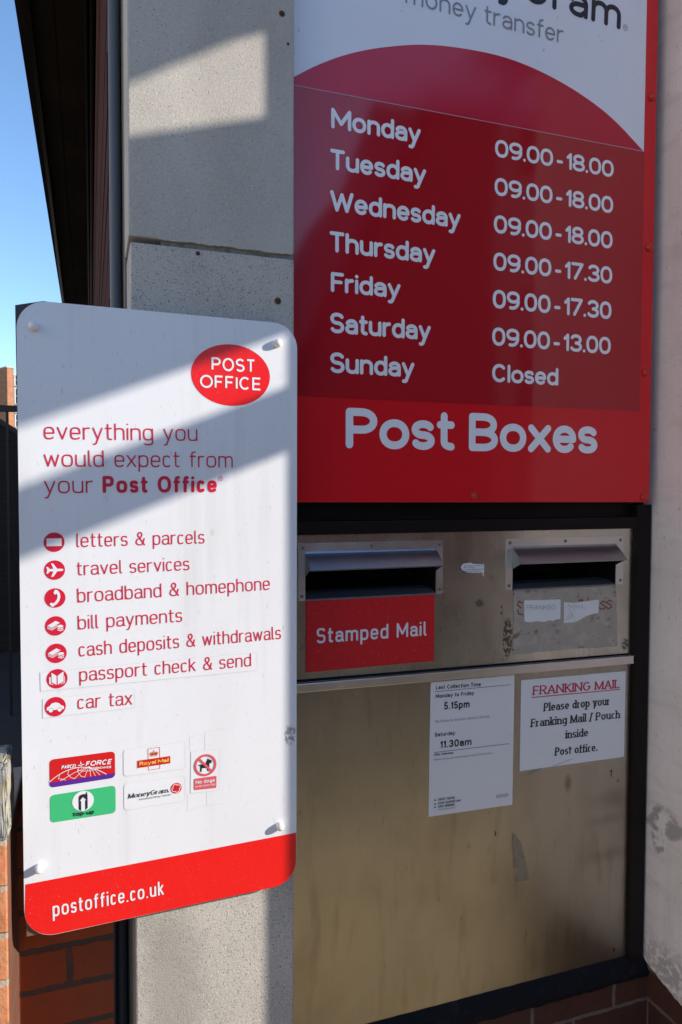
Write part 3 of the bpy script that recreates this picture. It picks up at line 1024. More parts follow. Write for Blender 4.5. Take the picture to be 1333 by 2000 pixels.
# smooth the arc
def smooth(pts, it=2):
    for _ in range(it):
        q = [pts[0]]
        for a, b in zip(pts, pts[1:]):
            q += [(a[0] * .75 + b[0] * .25, a[1] * .75 + b[1] * .25), (a[0] * .25 + b[0] * .75, a[1] * .25 + b[1] * .75)]
        pts = q + [pts[-1]]
    return pts
D = smooth(D)
wr = P2([(1265.7, 0), (1257.6, 297)], YS)
dxw = (wr[0][0] + wr[1][0]) / 2
l1a, l1b = P2([(577, 168), (1257.8, 297)], YS)
ll = lambda x: l1a[1] + (l1b[1] - l1a[1]) / (l1b[0] - l1a[0]) * (x - l1a[0])
first = (xL, D[0][1] - .022)
flat('white_field', [[first] + D + [(dxw, zt - .02), (xL, zt - .02)]], YS - .0005, M_signw, sg)
flat('swoosh', [[(xL, ll(xL) + .0012), (dxw, ll(dxw) + .0012)] + [(dxw, D[-1][1])] + D[::-1][1:] + [first]], YS - .0005, M_dome, sg)
hb = P2([(582, 773), (1247, 803)], YS)
bm = B()
prism(bm, [(xL, hb[0][1]), (dxw - .002, hb[1][1]), (dxw - .001, ll(dxw)), (xL, ll(xL))], YS - .0014, YS - .0001)
hp = link('hours_panel', bm, M_hours, sg)
flat('panel_edge', [[(xL, ll(xL) + .0002), (dxw - .001, ll(dxw) + .0002), (dxw - .001, ll(dxw) + .0014), (xL, ll(xL) + .0014)]], YS - .0012, M_faint, hp)
YH = YS - .0014
for s, p0, x1, top in (('Monday', (647, 250.5), 822, 210), ('Tuesday', (645, 330.5), 832.5, 290), ('Wednesday', (645, 411.7), 900, 371), ('Thursday', (644, 491.7), 850.5, 451),
                       ('Friday', (646.5, 570), 782.5, 531), ('Saturday', (645, 650), 841.5, 609.6), ('Sunday', (645, 728), 809.5, 687.5)):
    text(hp, s, F_hours, p0, (x1, p0[1]), top, YH, M_vinyl_sign, level=True)
for s, p0, x1, top in (('09.00-18.00', (967, 306), 1199, 271.5), ('09.00-18.00', (966, 381), 1198, 346), ('09.00-18.00', (964.7, 454.6), 1196.8, 419), ('09.00-17.30', (963.6, 527.7), 1196, 492),
                       ('09.00-17.30', (962.4, 601.5), 1194.5, 565), ('09.00-13.00', (961.3, 674.5), 1193, 638.6), ('Closed', (961.3, 745.9), 1090.6, 710)):
    text(hp, s, F_hours, p0, (x1, p0[1]), top, YH, M_vinyl_sign, level=True)
text(sg, 'Post Boxes', F_boxes, (675.4, 875.5), (1166.6, 888), 796, YS, M_vinyl_sign, level=True)
text(sg, 'MoneyGram', F_brand, (742, -84), (1212, 58.5), -84 - 72, YS - .0005, M_navy)
text(sg, 'money transfer', F_brandgrey, (792, 6), (1100.5, 86), -22.5, YS - .0005, M_signgrey, xh=True)
c = at(1221.6, 54.5, YS)
flat('registered_mark', thick(disc(c.x, c.z, .0062, n=24), .0009, True) + [[(c.x + u_ * .0032, c.z + v_ * .0032) for u_, v_ in pg] for pg in
     thick([(-.6, -1), (-.6, 1), (.1, 1), (.6, .75), (.6, .3), (.1, 0), (-.6, 0)], .24) + thick([(0, 0), (.7, -1)], .24)], YS - .0009, M_navy, sg)
for px, py in ((926, 968.5), (1257, 971), (1260, 728), (1266.5, 484), (1273, 190)):
    c = at(px, py, YS)
    bm = B(); lathe(bm, (c.x, YS, c.z), [(.0086, 0), (.0086, .0025), (.0078, .0048), (.0055, .0066), (.0025, .0074), (0, .0076)], (0, -1, 0), 20)
    link('bolt_cap', bm, M_redcap, sg, 50)

# ------------------------------------------------------------------ steel post box in its dark frame
pb = empty('post_box', (-.1, 0, .5 - .04), 'large stainless steel wall post box with two hooded slots in a dark frame', 'post box')
Xs0, Xs1 = -.56, .3066
ztop, zdoor = .5440 + G0, .2480 + G0
# openings
O1 = (-.4985, -.2110, .4150 + G0, .5040 + G0)
o2b = at(1000, 1151.5, 0)
O2 = (o2b.x, .2560, o2b.z, .5020 + G0)
bm = B()
xsb = [Xs0, O1[0], O1[1], O2[0], O2[1], Xs1]
zsb = sorted([zdoor - .01, O1[2], O2[2], O2[3], O1[3], ztop])
for i in range(5):
    for j in range(len(zsb) - 1):
        cx, cz = (xsb[i] + xsb[i + 1]) / 2, (zsb[j] + zsb[j + 1]) / 2
        if (O1[0] < cx < O1[1] and O1[2] < cz < O1[3]) or (O2[0] < cx < O2[1] and O2[2] < cz < O2[3]): continue
        quad(bm, (xsb[i], 0, zsb[j]), (xsb[i + 1], 0, zsb[j]), (xsb[i + 1], 0, zsb[j + 1]), (xsb[i], 0, zsb[j + 1]))
link('slot_panel', bm, M_steel, pb)
zbd = -.4875 + G0
bm = B(); box(bm, Xs0, Xs1, 0, .012, zbd, .236 + G0, .0012)
door = link('door', bm, M_steel_door, pb)
# folded rail between panel and door
bm = B()
ra = P2([(560, 1339), (1238.5, 1281.5), (1238.5, 1296.5), (560, 1356)], -.013)
ra[0] = (Xs0, ra[0][1]); ra[3] = (Xs0, ra[3][1])
prism(bm, ra, -.013, .002, .0015)
link('drip_rail', bm, M_steel_trim, pb)
flat('rail_shadow_strip', [[(Xs0, ra[0][1] + .0005), (ra[1][0] - .004, ra[1][1] + .0005), (ra[1][0] - .004, ra[1][1] + .0048), (Xs0, ra[0][1] + .0062)]], -.0006, M_slot, pb)  # flat black strip drawn as the shadow line above the rail
lip = [(ra[0][0], ra[0][1] - .0003), (ra[1][0], ra[1][1] - .0003), (ra[1][0], ra[1][1] + .0012), (ra[0][0], ra[0][1] + .0012)]
bm = B(); prism(bm, lip, -.0145, -.0132, .0005)
link('rail_lip', bm, M_lip, pb)
# keyhole and rivets of the door
k0 = at(1194, 1508, 0)
flat('keyhole', [disc(k0.x, k0.z + .003, .0026, n=12), [(k0.x - .0011, k0.z - .011), (k0.x + .0011, k0.z - .011), (k0.x + .0011, k0.z + .003), (k0.x - .0011, k0.z + .003)]], -.0006, M_slot, door)
for px, py, r_ in ((1207.6, 1524.4, .0042), (1199, 1855, .0045)):
    c = at(px, py, 0)
    bm = B(); lathe(bm, c, [(r_, 0), (r_ * .8, .0014), (0, .002)], (0, -1, 0), 14)
    link('rivet', bm, M_rust if r_ > .0043 else M_tape, door)


def slot(O, outer, legs, hood_drop, proj):
    """outer: x0, x1, z0, z1 of the flange; legs: inner x of the two legs"""
    x0, x1, z0, z1 = outer
    h = empty('letter_slot', ((x0 + x1) / 2, 0, (z0 + z1) / 2), None, None)
    h.location -= origin(pb)
    h.parent = pb
    ht = O[3]
    bm = B()
    zc_ = ht + .001
    prism(bm, rrect([(x0, zc_), (x1, zc_), (x1, z1), (x0, z1)], [.0002, .0002, .004, .004], 4), -.0024, -.0002)
    prism(bm, rrect([(x0, z0), (legs[0], z0), (legs[0], zc_ - .00005), (x0, zc_ - .00005)], [.003, .001, .0002, .0002], 4), -.0024, -.0002)
    prism(bm, rrect([(legs[1], z0), (x1, z0), (x1, zc_ - .00005), (legs[1], zc_ - .00005)], [.001, .003, .0002, .0002], 4), -.0024, -.0002)
    link('flange', bm, M_steel_trim, h)
    # hood with two cheeks
    bm = B()
    th = .0016
    hx0, hx1 = O[0] - .0005, O[1] + .0005
    zo = ht - hood_drop
    pr = [(-.0026, ht + .0075), (-.0034, ht + .0042), (-.0052, ht + .0022), (-.0085, ht + .0002)]
    pr += [(-.0085 - (proj - .0085) * t, ht + .0002 - (ht + .0002 - zo) * t + .0012 * math.sin(math.pi * t)) for t in (.2, .4, .6, .8, 1.0)]
    pr += [(-proj, zo - .0024), (-proj + .0022, zo - .0024), (-proj + .0026, zo - .0006), (-.0085, ht - .0024), (-.0026, ht)]
    prismX(bm, pr, hx0, hx1)
    for xa in (hx0 - .0001, hx1 - th + .0001):
        prismX(bm, [(-.0026, ht + .0015), (-proj + .003, zo - .001), (-.0026, ht - .042)], xa, xa + th)
    link('hood', bm, M_hood, h, 35)
    # chute
    bm = B()
    a, b, c, d = O
    y1 = .13
    zs = c + .018
    quad(bm, (a, -.001, c), (a, y1, zs), (a, y1, d), (a, -.001, d))
    quad(bm, (b, -.001, c), (b, -.001, d), (b, y1, d), (b, y1, zs))
    quad(bm, (a, 0, d), (a, y1, d), (b, y1, d), (b, 0, d))
    quad(bm, (a, y1, zs), (b, y1, zs), (b, y1, d), (a, y1, d))
    quad(bm, (a, .04, zs - .016), (b, .04, zs - .016), (b, y1, zs), (a, y1, zs))
    link('chute', bm, M_slot, h)
    bm = B()
    prismX(bm, [(-.004, c - .002), (-.004, c + .0012), (.022, c + .009), (.06, zs - .008), (.06, zs - .012)], a + .0006, b - .0006)
    link('tray', bm, M_tray, h)
    for (sx, sz) in ((x0 + .009, z1 - .009), ((x0 + x1) / 2 - .004, z1 - .008), (x1 - .009, z1 - .009), (x0 + .0075, z0 + .0095), (x1 - .0075, z0 + .0095)):
        bm = B(); lathe(bm, (sx, -.0024, sz), [(.0040, 0), (.0038, .0008), (.0015, .0014), (0, .0014)], (0, -1, 0), 14)
        s_ = link('screw', bm, M_tape, h, 40)
        an = random.random()
        cr = []
        for aa in (an, an + math.pi / 2):
            dx, dz = math.cos(aa) * .0021, math.sin(aa) * .0021
            cr.append([(sx - dx - dz * .22, sz - dz + dx * .22), (sx - dx + dz * .22, sz - dz - dx * .22), (sx + dx + dz * .22, sz + dz - dx * .22), (sx + dx - dz * .22, sz + dz + dx * .22)])
        flat('cross_recess', cr, -.0024 - .0016, M_slot, s_)
    return h


slot(O1, (-.513, -.1942, .4132 + G0, .5276 + G0), (O1[0], O1[1] + .0006), .026, .038)
f2 = (at(989.3, 1052.4, 0).x - .001, at(1217, 1046, 0).x, at(987, 1152.5, 0).z, at(989.3, 1052.4, 0).z)
slot(O2, f2, (O2[0], O2[1]), .026, .039)
# red plate
pq = P2([(598.3, 1313.8), (848.4, 1291), (849.6, 1160.8), (598.3, 1173.5)], -.0025)
bm = B(); prism(bm, pq, -.0025, -.0002, .0004)
rp = link('red_plate', bm, M_plate_red, pb)
text(rp, 'Stamped Mail', F_med, (618.7, 1256.7), (833, 1241.4), 1227, -.0025, M_vinyl)
# grimy patch where an old plate sat
gq = P2([(1003, 1278), (1206, 1262), (1204, 1140), (1003, 1153)], -.0008)
ed = []
for i in range(4):
    a, b = Vector(gq[i]), Vector(gq[(i + 1) % 4])
    for j in range(10):
        q = a.lerp(b, j / 10)
        ed.append((q.x + random.uniform(-.0012, .0012), q.y + random.uniform(-.0016, .0016)))
gm = flat('worn_patch', [ed], -.0006, M_grime, pb)
for px, py in ((1003.5, 1160), (1199.5, 1147.5), (1198, 1251), (1001.5, 1269)):
    c = at(px, py, 0)
    flat('screw_hole', [disc(c.x, c.z, .0015, n=10)], -.0010, M_slot, gm)
gl = []
for pts in ([(1021, 1178), (1014, 1174), (1011, 1182), (1018, 1187)], [(1011, 1192), (1014, 1200), (1021, 1200)],
            [(1184, 1177), (1178, 1174), (1173, 1178), (1180, 1183), (1182, 1188), (1175, 1190), (1171, 1187)],
            [(1196, 1175), (1190, 1172), (1186, 1177), (1193, 1181), (1195, 1186), (1188, 1189), (1184, 1185)], [(1149, 1168), (1149.5, 1173)], [(1131, 1173), (1138, 1171), (1138, 1174)]):
    flat('stencil_remains', thick(P2(pts, -.001), 0.0029), -.0011, M_ghost, gm)
# frame
fr = []
bm = B()
xf1 = .3485
box(bm, Xs1 + .0005, xf1, YF, .05, -.50 + G0, .60 + G0, .0012)          # right stile
box(bm, Xs0 - .02, Xs1, YF, .05, ztop + .0005, .571 + G0, .0015)           # head rail
box(bm, Xs0 - .02, Xs1, .012, .05, .5715 + G0, .615 + G0)                   # recessed head
link('frame', bm, M_frame, pb)
bm = B(); box(bm, xf1 + .0003, PX - .0003, .02, .05, -.48 + G0, 3.0)
link('frame_gap', bm, M_slot, pb)

# ------------------------------------------------------------------ papers stuck to the box
cp = empty('collection_plate', at(921, 1455, 0), 'white upright plate of collection times, below the drip rail', 'notice')
Yc = -.0030
bm = B(); prism(bm, P2([(838, 1595.7), (1001.3, 1571.7), (1005.6, 1318), (842.7, 1332.8)], Yc), Yc, -.0002, .0004)
link('plate', bm, M_lam, cp)
for s, F, p0, p1, top, mt in (
        ('Last Collection Time', F_notice, (851.5, 1346.7), (939.2, 1340), 1338.8, M_black),
        ('Monday to Friday', F_notice, (851.2, 1363.7), (926, 1356.8), 1356, M_black),
        ('5.15pm', F_time, (867.2, 1386), (917.3, 1381.6), 1371.6, M_black),
        ('This Postbox has the latest collection in this area.', F_tiny, (849.3, 1412), (956.8, 1401), 1406.6, M_faint),
        ('Saturday', F_notice, (849.3, 1438.9), (889.3, 1434.7), 1431.4, M_black),
        ('11.30am', F_time, (860, 1461.3), (921, 1454.9), 1447, M_black),
        ('Other Collections', F_notice, (848, 1476.5), (885.6, 1472), 1471.8, M_black),
        ('Additional collections may be made throughout the day until the last time shown.', F_tiny, (848, 1486), (962.4, 1472), 1482, M_faint),
        ('03457 740740', F_notice, (856, 1564), (888, 1560), 1559, M_black),
        ('www.royalmail.com', F_notice, (856, 1570.6), (899.7, 1564.8), 1565.6, M_black),
        ('0345 6000606', F_notice, (856, 1577.6), (888, 1573.3), 1572.6, M_black),
        ('Postbox number DX81 6', F_tiny, (856, 1583), (889.6, 1578.6), 1579, M_faint)):
    text(cp, s, F, p0, p1, top, Yc, mt)
for a, b in (((850.9, 1350.9), (997, 1337.2)), ((848.5, 1469.6), (994.4, 1452.3))):
    flat('ruled_line', thick(P2([a, b], Yc), .0009), Yc - .0006, M_black, cp)
ic = []
for py in (1562.5, 1570, 1576.5):
    c = at(850, py, Yc)
    ic += [[(c.x - .0018, c.z - .0016), (c.x + .0018, c.z - .0016), (c.x + .0018, c.z + .0006), (c.x - .0018, c.z + .0006)], [(c.x - .0012, c.z + .001), (c.x + .0012, c.z + .001), (c.x + .0012, c.z + .0018), (c.x - .0012, c.z + .0018)]]
flat('contact_icon', ic, Yc - .0006, M_black, cp)
lg = flat('postal_mark', [P2([(969.6, 1558.4), (992.8, 1555.2), (993, 1549.6), (969.6, 1552.5)], Yc)], Yc - .0006, M_faint, cp)
text(lg, 'Royal Mail', F_royal, (971, 1557), (991.5, 1554.2), 1553.3, Yc - .0006, M_lam)

fn = empty('franking_notice', at(1120, 1408, 0), 'white landscape paper notice headed in red serif capitals, under the right slot', 'notice')
Yn = -.0016
bm = B(); prism(bm, P2([(1013.5, 1509.5), (1222.5, 1480.5), (1226, 1308), (1016.5, 1326)], -.0006), -.0006, -.0001)
link('laminate', bm, M_clear, fn)
bm = B(); prism(bm, P2([(1016, 1506), (1219.2, 1478), (1222.6, 1311), (1019, 1329)], Yn), Yn, -.0007)
link('sheet', bm, M_lam, fn)
M_redink = mat('red_ink', (0.55, 0.03, 0.09), .5)
text(fn, 'FRANKING MAIL', F_serif, (1040.8, 1357.5), (1210.5, 1343.6), 1340, Yn, M_redink)
flat('underline', thick(P2([(1038.8, 1362.3), (1211, 1346.2)], Yn), .0020), Yn - .0006, M_redink, fn)
for s, p0, p1, top in (('Please drop your', (1062, 1389.3), (1191, 1376.5), 1373), ('Franking Mail / Pouch', (1037, 1420.3), (1210.8, 1402.3), 1404), ('inside', (1104.8, 1442.3), (1148.8, 1437.5), 1426.6), ('Post office.', (1084, 1476), (1166.8, 1466.5), 1460)):
    text(fn, s, F_serif, p0, p1, top, Yn, M_black)
sm = []
for a, b, w in (((1036, 1512), (1062, 1500), .002), ((1080, 1496), (1118, 1482), .0012), ((1040, 1508), (1052, 1503), .003)):
    sm += thick(P2([a, ((a[0] + b[0]) / 2 + 3, (a[1] + b[1]) / 2 - 1), b], Yn), w)
flat('scuff_marks', sm, Yn - .0004, M_grey, fn)

Yl = -.0016
for nm, lab, pts, s, p0, p1, top in (
        ('paper_label', 'torn white paper label hand-lettered FRANKED, left of the pair under the right slot', [(1024.3, 1174.5), (1026, 1172.4), (1060, 1172), (1094, 1170.4), (1095.6, 1172.5), (1094.9, 1209.3), (1088, 1209.8), (1080, 1212.8), (1074, 1211.6), (1062, 1214.9), (1050, 1213.2), (1040, 1215), (1029, 1215), (1024.9, 1213)], 'FRANKED', (1027.5, 1190.6), (1085, 1190), 1182),
        ('paper_label', 'torn white paper label hand-lettered MAIL with a slanting ripped corner', [(1102, 1176), (1120, 1177.3), (1150, 1173.5), (1170, 1171), (1169.6, 1196.6), (1152, 1201), (1142, 1205), (1132, 1211), (1124.4, 1215), (1112, 1216), (1102, 1217)], 'MAIL', (1109.5, 1187.5), (1145, 1188), 1181)):
    lo = empty(nm, at(*pts[-1], 0), lab, 'label', 'hand-lettered paper labels')
    bm = B(); prism(bm, P2(pts, Yl), Yl, -.0012)
    sh = link('sheet', bm, M_paper, lo)
    text(lo, s, F_hand, p0, p1, top, Yl, M_ink, name='handwriting')
    if s == 'MAIL':
        cr = []
        for q in ([(1110, 1188), (1118, 1198), (1124, 1214)], [(1108, 1205), (1114, 1196), (1119, 1204), (1110, 1210)], [(1104, 1211), (1118, 1201)], [(1113, 1182), (1122, 1192)]):
            cr += thick(P2(q, Yl), .0006)
        flat('crease', cr, Yl - .0004, M_grey, lo)
ts = empty('torn_sticker', at(923, 1110, 0), 'small torn remnant of a white printed sticker between the two slots', 'sticker')
bm = B(); prism(bm, P2([(901, 1107), (906, 1101), (914, 1100), (922, 1099), (924, 1101.5), (946, 1102), (945.5, 1126), (944.6, 1126), (943.5, 1118), (925, 1119), (912, 1118), (903, 1113)], -.0008), -.0008, -.0001)
link('paper', bm, M_lam, ts)
for s, p0, p1, top in (('last collection on Sundays or', (906, 1106), (943, 1105), 1103.8), ('Bank Holidays', (906, 1109.5), (927, 1109), 1107.3), ('For further details of all our', (905, 1114), (944, 1112.5), 1111.6), ('products and services visit', (906, 1117.6), (940, 1116), 1115.2)):
    text(ts, s, F_tiny, p0, p1, top, -.0008, M_black)
tr_ = flat('tape_remnant', [P2([(1001, 1626), (1009, 1631), (1019, 1648), (1025, 1672), (1029, 1690), (1034.5, 1717), (1026, 1720), (1007, 1723), (1006, 1716), (1012, 1700), (1003, 1693), (1003, 1668), (1000, 1650)], -.0006)], -.0006, M_tape, None)
tag(tr_, 'torn strip of grey tape left on the lower steel door', 'tape')
bm = B()
cw = [atX(1247, 1630, PX - .003), atX(1252, 1645, PX - .004), atX(1247, 1652, PX - .006), atX(1254, 1657, PX - .003), atX(1249, 1640, PX - .005)]
for a, b in zip(cw, cw[1:]): tube(bm, [a, a.lerp(b, .5) + Vector((.001, -.001, -.002)), b], .0003, 5)
tag(link('cobweb', bm, mat('dusty_thread', (.35, .33, .30), .9), base=cw[0]), 'wisp of dusty cobweb at the dark frame beside the white pier', 'cobweb')

# ------------------------------------------------------------------ white post office board
bd = empty('post_office_board', at(310, 1750, YB), 'white rounded board listing postal services in red, fixed in front of the concrete pillar', 'sign')
corn = [at(48.6, 1838, YB), at(579.2, 1723, YB), at(580.8, 634, YB), at(31.8, 583.5, YB)]
cx0 = (corn[0].x + corn[3].x) / 2; cx1 = (corn[1].x + corn[2].x) / 2
pc4 = [(corn[0].x, corn[0].z), (corn[1].x, corn[1].z), (corn[2].x, corn[2].z), (corn[3].x, corn[3].z)]
rr4 = [.050, .042, .044, .047]
bm = B()
prism(bm, rrect(pc4, rr4, 10), YB, YB + .004, .0006)
pnl = link('panel', bm, M_white, bd)
for i, px, py in ((0, 48, 1640), (1, 44, 1660)): pass
bk = P2([(52, 1829), (560, 1720), (560, 660), (30, 596)], YB + .006)
bk.insert(3, P2([(85, 588.0)], YB + .006)[0])
bm = B(); prism(bm, bk, YB + .0042, YB + .0150, .001)
link('backing_board', bm, M_ply, bd)
# red foot of the board
bl, br_ = at(49.5, 1727.5, YB), at(579.5, 1626, YB)
outl = rrect(pc4, rr4, 10)
e_ = .0007
foot = [q for q in outl[:22]]
foot = foot + [(br_.x + .0, br_.z), (bl.x + .0, bl.z)]
foot = [(min(max(q[0], min(pc4[0][0], pc4[3][0]) + e_), max(pc4[1][0], pc4[2][0]) - e_), q[1]) for q in foot]
# keep the print inside the bevelled edge
cxm = sum(q[0] for q in foot) / len(foot); czm = sum(q[1] for q in foot) / len(foot)
foot = [(cxm + (q[0] - cxm) * .9975, q[1] + (.0007 if q[1] < czm - .02 else 0)) for q in foot]
ft = flat('red_foot', [foot], YB - .0004, M_red, bd)
text(ft, 'postoffice.co.uk', F_url, (103.5, 1790.5), (320.5, 1747.0), 1769.5, YB - .0004, M_vinyl, xh=True)
# capped bolts
for px, py in ((65.5, 636), (544, 669.5), (548.5, 1616), (76, 1699)):
    c = at(px, py, YB - .008)
    bm = B(); lathe(bm, (c.x, YB, c.z), [(.0074, 0), (.0074, .006), (.0070, .0088), (.0056, .0112), (.003, .0126), (0, .013)], (0, -1, 0), 22)
    link('bolt_cap', bm, M_cap, bd, 50)
# oval emblem
c = at(452, 732.8, YB)
rx_ = (at(529, 733, YB).x - at(375, 733, YB).x) / 2
rz_ = (at(452, 673, YB).z - at(452, 793, YB).z) / 2
ov = flat('oval_emblem', [disc(c.x, c.z, rx_, rz_, 72)], YB - .0004, M_red, bd)
text(ov, 'POST', F_caps, (413.5, 723.5), (499, 728), 697.4, YB - .0004, M_vinyl)
text(ov, 'OFFICE', F_caps, (391, 757.3), (510.5, 763), 731.5, YB - .0004, M_vinyl)
# headline
for s, F, p0, p1, top in (('everything you', F_light, (86.4, 858), (386, 861.5), 833.2), ('would expect from', F_light, (86.4, 911.5), (455, 913.3), 887),
                          ('your', F_light, (87, 963.8), (182.5, 963), 939), ('Post Office', F_semi, (201, 963), (424, 961.5), None)):
    if top: text(bd, s, F, p0, p1, top, YB, M_redtext, xh=True, name='headline')
    else: text(bd, s, F, p0, p1, 929.6, YB, M_redtext, name='headline')
c = at(431.3, 934.3, YB)
flat('registered_mark', thick(disc(c.x, c.z, .0042, n=22), .0006, True) + [[(c.x + u_ * .0022, c.z + v_ * .0022) for u_, v_ in pg] for pg in
     thick([(-.6, -1), (-.6, 1), (.1, 1), (.6, .75), (.6, .3), (.1, 0), (-.6, 0)], .26) + thick([(0, 0), (.7, -1)], .26)], YB - .0006, M_redtext, bd)

# service list: two of the rows sit on stickers of their own
def sticker(name, pts, inset=.0008, material=M_stick, rad=.001, hair=True):
    q = P2(pts, YB)
    o = flat(name, [rrect(q, rad, 5)], YB - .0005, material, bd)
    if hair:
        c_ = Vector((sum(p[0] for p in q) / 4, sum(p[1] for p in q) / 4))
        ring = rrect(q, rad, 5)
        flat('edge_line', thick(ring, .00035, True), YB - .0007, M_hair, o)
    return o


s1 = sticker('list_sticker', [(80, 1350), (503, 1309), (502, 1274), (79, 1313)])
s2 = sticker('list_sticker', [(84, 1402.5), (263.5, 1382), (263, 1345), (84, 1366)])

ICON = {}
ICON['letter'] = [[(-.72, -.40), (.72, -.40), (.72, .40), (-.72, .40)]]
ICON['plane'] = [[(.86, 0), (.78, .09), (.6, .13), (.26, .13), (-.12, .68), (-.34, .70), (-.12, .14), (-.46, .12), (-.62, .34), (-.78, .34), (-.70, .0),
                  (-.78, -.34), (-.62, -.34), (-.46, -.12), (-.12, -.14), (-.34, -.70), (-.12, -.68), (.26, -.13), (.6, -.13), (.78, -.09)]]
ICON['phone'] = thick([(.20, .66), (.34, .40), (.38, .1), (.28, -.25), (.05, -.55), (-.18, -.68)], .27) + thick([(.08, .70), (.02, .52)], .30) + thick([(-.36, -.60), (-.24, -.76)], .28)
ICON['money'] = [[(-.78, .06), (.02, .52), (.44, .30), (-.34, -.16)], [(-.78, -.01), (-.34, -.23), (.18, .08), (.18, .02), (-.34, -.30), (-.78, -.08)], [(-.78, -.15), (-.34, -.37), (.18, -.06), (.18, -.12), (-.34, -.44), (-.78, -.22)],
                 disc(.46, -.06, .29, .15, 20), [(.17, -.20), (.46, -.30), (.75, -.20), (.75, -.29), (.46, -.40), (.17, -.29)], [(.17, -.37), (.46, -.47), (.75, -.37), (.75, -.46), (.46, -.57), (.17, -.46)]]
ICON['passport'] = [[(-.05, -.62), (-.05, .30), (-.52, .66), (-.52, -.32)], [(.05, -.62), (.05, .30), (.40, .56), (.62, .70), (.62, -.32)], [(-.74, .22), (-.60, .22), (-.60, -.40), (-.25, -.64), (-.74, -.46)], [(.74, .22), (.68, .22), (.68, -.38), (.25, -.64), (.74, -.46)]]
ICON['car'] = [[(-.82, -.30), (-.80, -.02), (-.55, .10), (-.34, .36), (.02, .44), (.36, .34), (.56, .10), (.78, .02), (.84, -.16), (.80, -.30), (.64, -.32), (.56, -.14), (.40, -.10), (.24, -.16), (.18, -.32), (-.20, -.32), (-.26, -.16), (-.42, -.10), (-.58, -.16), (-.64, -.32)],
               disc(-.42, -.34, .20, n=16), disc(.41, -.34, .20, n=16)]
rows = [('letters & parcels', (150.3, 1069), (400, 1061.5), 1041.5, (106.2, 1059), 'letter', bd), ('travel services', (150.8, 1124), (370.6, 1113.4), 1097, (107.1, 1113.4), 'plane', bd),
        ('broadband & homephone', (152, 1177), (527.8, 1151.9), 1149, (108, 1167.9), 'phone', bd), ('bill payments', (153, 1229.8), (356.6, 1214.2), 1202.3, (108.9, 1222.4), 'money', bd),
        ('cash deposits & withdrawals', (154.8, 1282.6), (549.3, 1247.8), 1255, (110.3, 1275.9), 'money', bd), ('passport check & send', (156, 1331.3), (491, 1300.9), 1304, (112, 1325.4), 'passport', s1),
        ('car tax', (152, 1385.2), (258.6, 1376), 1358, (108.5, 1379.9), 'car', s2)]
for s, p0, p1, top, ic_, kind, par in rows:
    dy = .0005 if par is not bd else 0
    text(par, s, F_light, p0, p1, top, YB - dy, M_redtext, name='list_lettering')
    c = at(ic_[0], ic_[1], YB)
    rad = at(ic_[0], ic_[1] - 19, YB).z - c.z
    io = flat('list_icon', [disc(c.x, c.z, rad, n=40)], YB - dy - .0004, M_redtext, par)
    if par is bd:
        flat('symbol', [[(c.x + u_ * rad, c.z + v_ * rad) for u_, v_ in pg] for pg in ICON[kind]], YB - dy - .0008, M_stick, io)
    else:
        flat('symbol', [[(c.x + u_ * rad, c.z + v_ * rad) for u_, v_ in pg] for pg in ICON[kind]], YB - dy - .0008, M_stick, par)

# brand stickers
def quadmap(pts, Y):
    q = P2(pts, Y)                     # bl, br, tr, tl
    def f(u, v):
        a = (q[0][0] * (1 - u) + q[1][0] * u, q[0][1] * (1 - u) + q[1][1] * u)
        b = (q[3][0] * (1 - u) + q[2][0] * u, q[3][1] * (1 - u) + q[2][1] * u)
        return (a[0] * (1 - v) + b[0] * v, a[1] * (1 - v) + b[1] * v)
    return f


Y1, Y2 = YB - .0004, YB - .0009
pf = [(97.5, 1538.5), (225.5, 1518.5), (224.8, 1467), (96.8, 1484)]
M_stred = mat('sticker_red', (0.62, 0.014, 0.016), .3)
M_purple = mat('sticker_purple', (0.10, 0.022, 0.30), .3)
M_green = mat('sticker_green', (0.05, 0.50, 0.20), .3)
M_yellow = mat('sticker_yellow', (0.85, 0.62, 0.12), .35)
M_pink = mat('faded_red', (0.66, 0.10, 0.13), .4)
M_gold = mat('sticker_gold', (0.50, 0.33, 0.10), .35)
sp_ = flat('parcel_sticker', [rrect(P2(pf, Y1), .007, 8)], Y1, M_stred, bd)
m_ = quadmap(pf, Y1)
strip = [q for q in rrect(P2(pf, Y1), .007, 8)[:18]]
strip = strip + [m_(1, .175), m_(0, .175)]
flat('purple_band', [strip], Y1 - .0004, M_purple, sp_)
gl = []
top_ = [m_(u, .18 + .40 * (1 - ((u - .42) / .44) ** 2) if abs(u - .42) < .44 else .18) for u in [i / 24 * .86 for i in range(25)]]
gl += thick(top_, .0012)
for u0, u1 in ((.16, .40), (.30, .48), (.53, .56), (.62, .60), (.69, .66), (.76, .70), (.84, .76)):
    pass
pole = (.60, .56)
for ub in (.16, .37, .53, .62, .69, .76):
    gl += thick([m_(ub, .19), m_((ub + pole[0]) / 2, .19 + (pole[1] - .19) * .62), m_(*pole)], .0008)
for s0, hgt in ((.13, .34), (.27, .45), (.42, .52)):
    gl += thick([m_(s0 + .02, hgt + .06), m_(s0, hgt - .06), m_(s0 + .05, .25), m_(s0 + .11, .19)], .0008)
gl += thick([m_(.42, .50), m_(.5, .42), m_(.6, .40), m_(.7, .43), m_(.77, .48)], .0008)
flat('globe_lines', gl, Y2, M_vinyl, sp_)
text(sp_, 'PARCEL', F_ital, (120, 1502.3), (149.5, 1498.6), 1495.2, Y1, M_vinyl)
st_ = []
cc = m_(.475, .66)
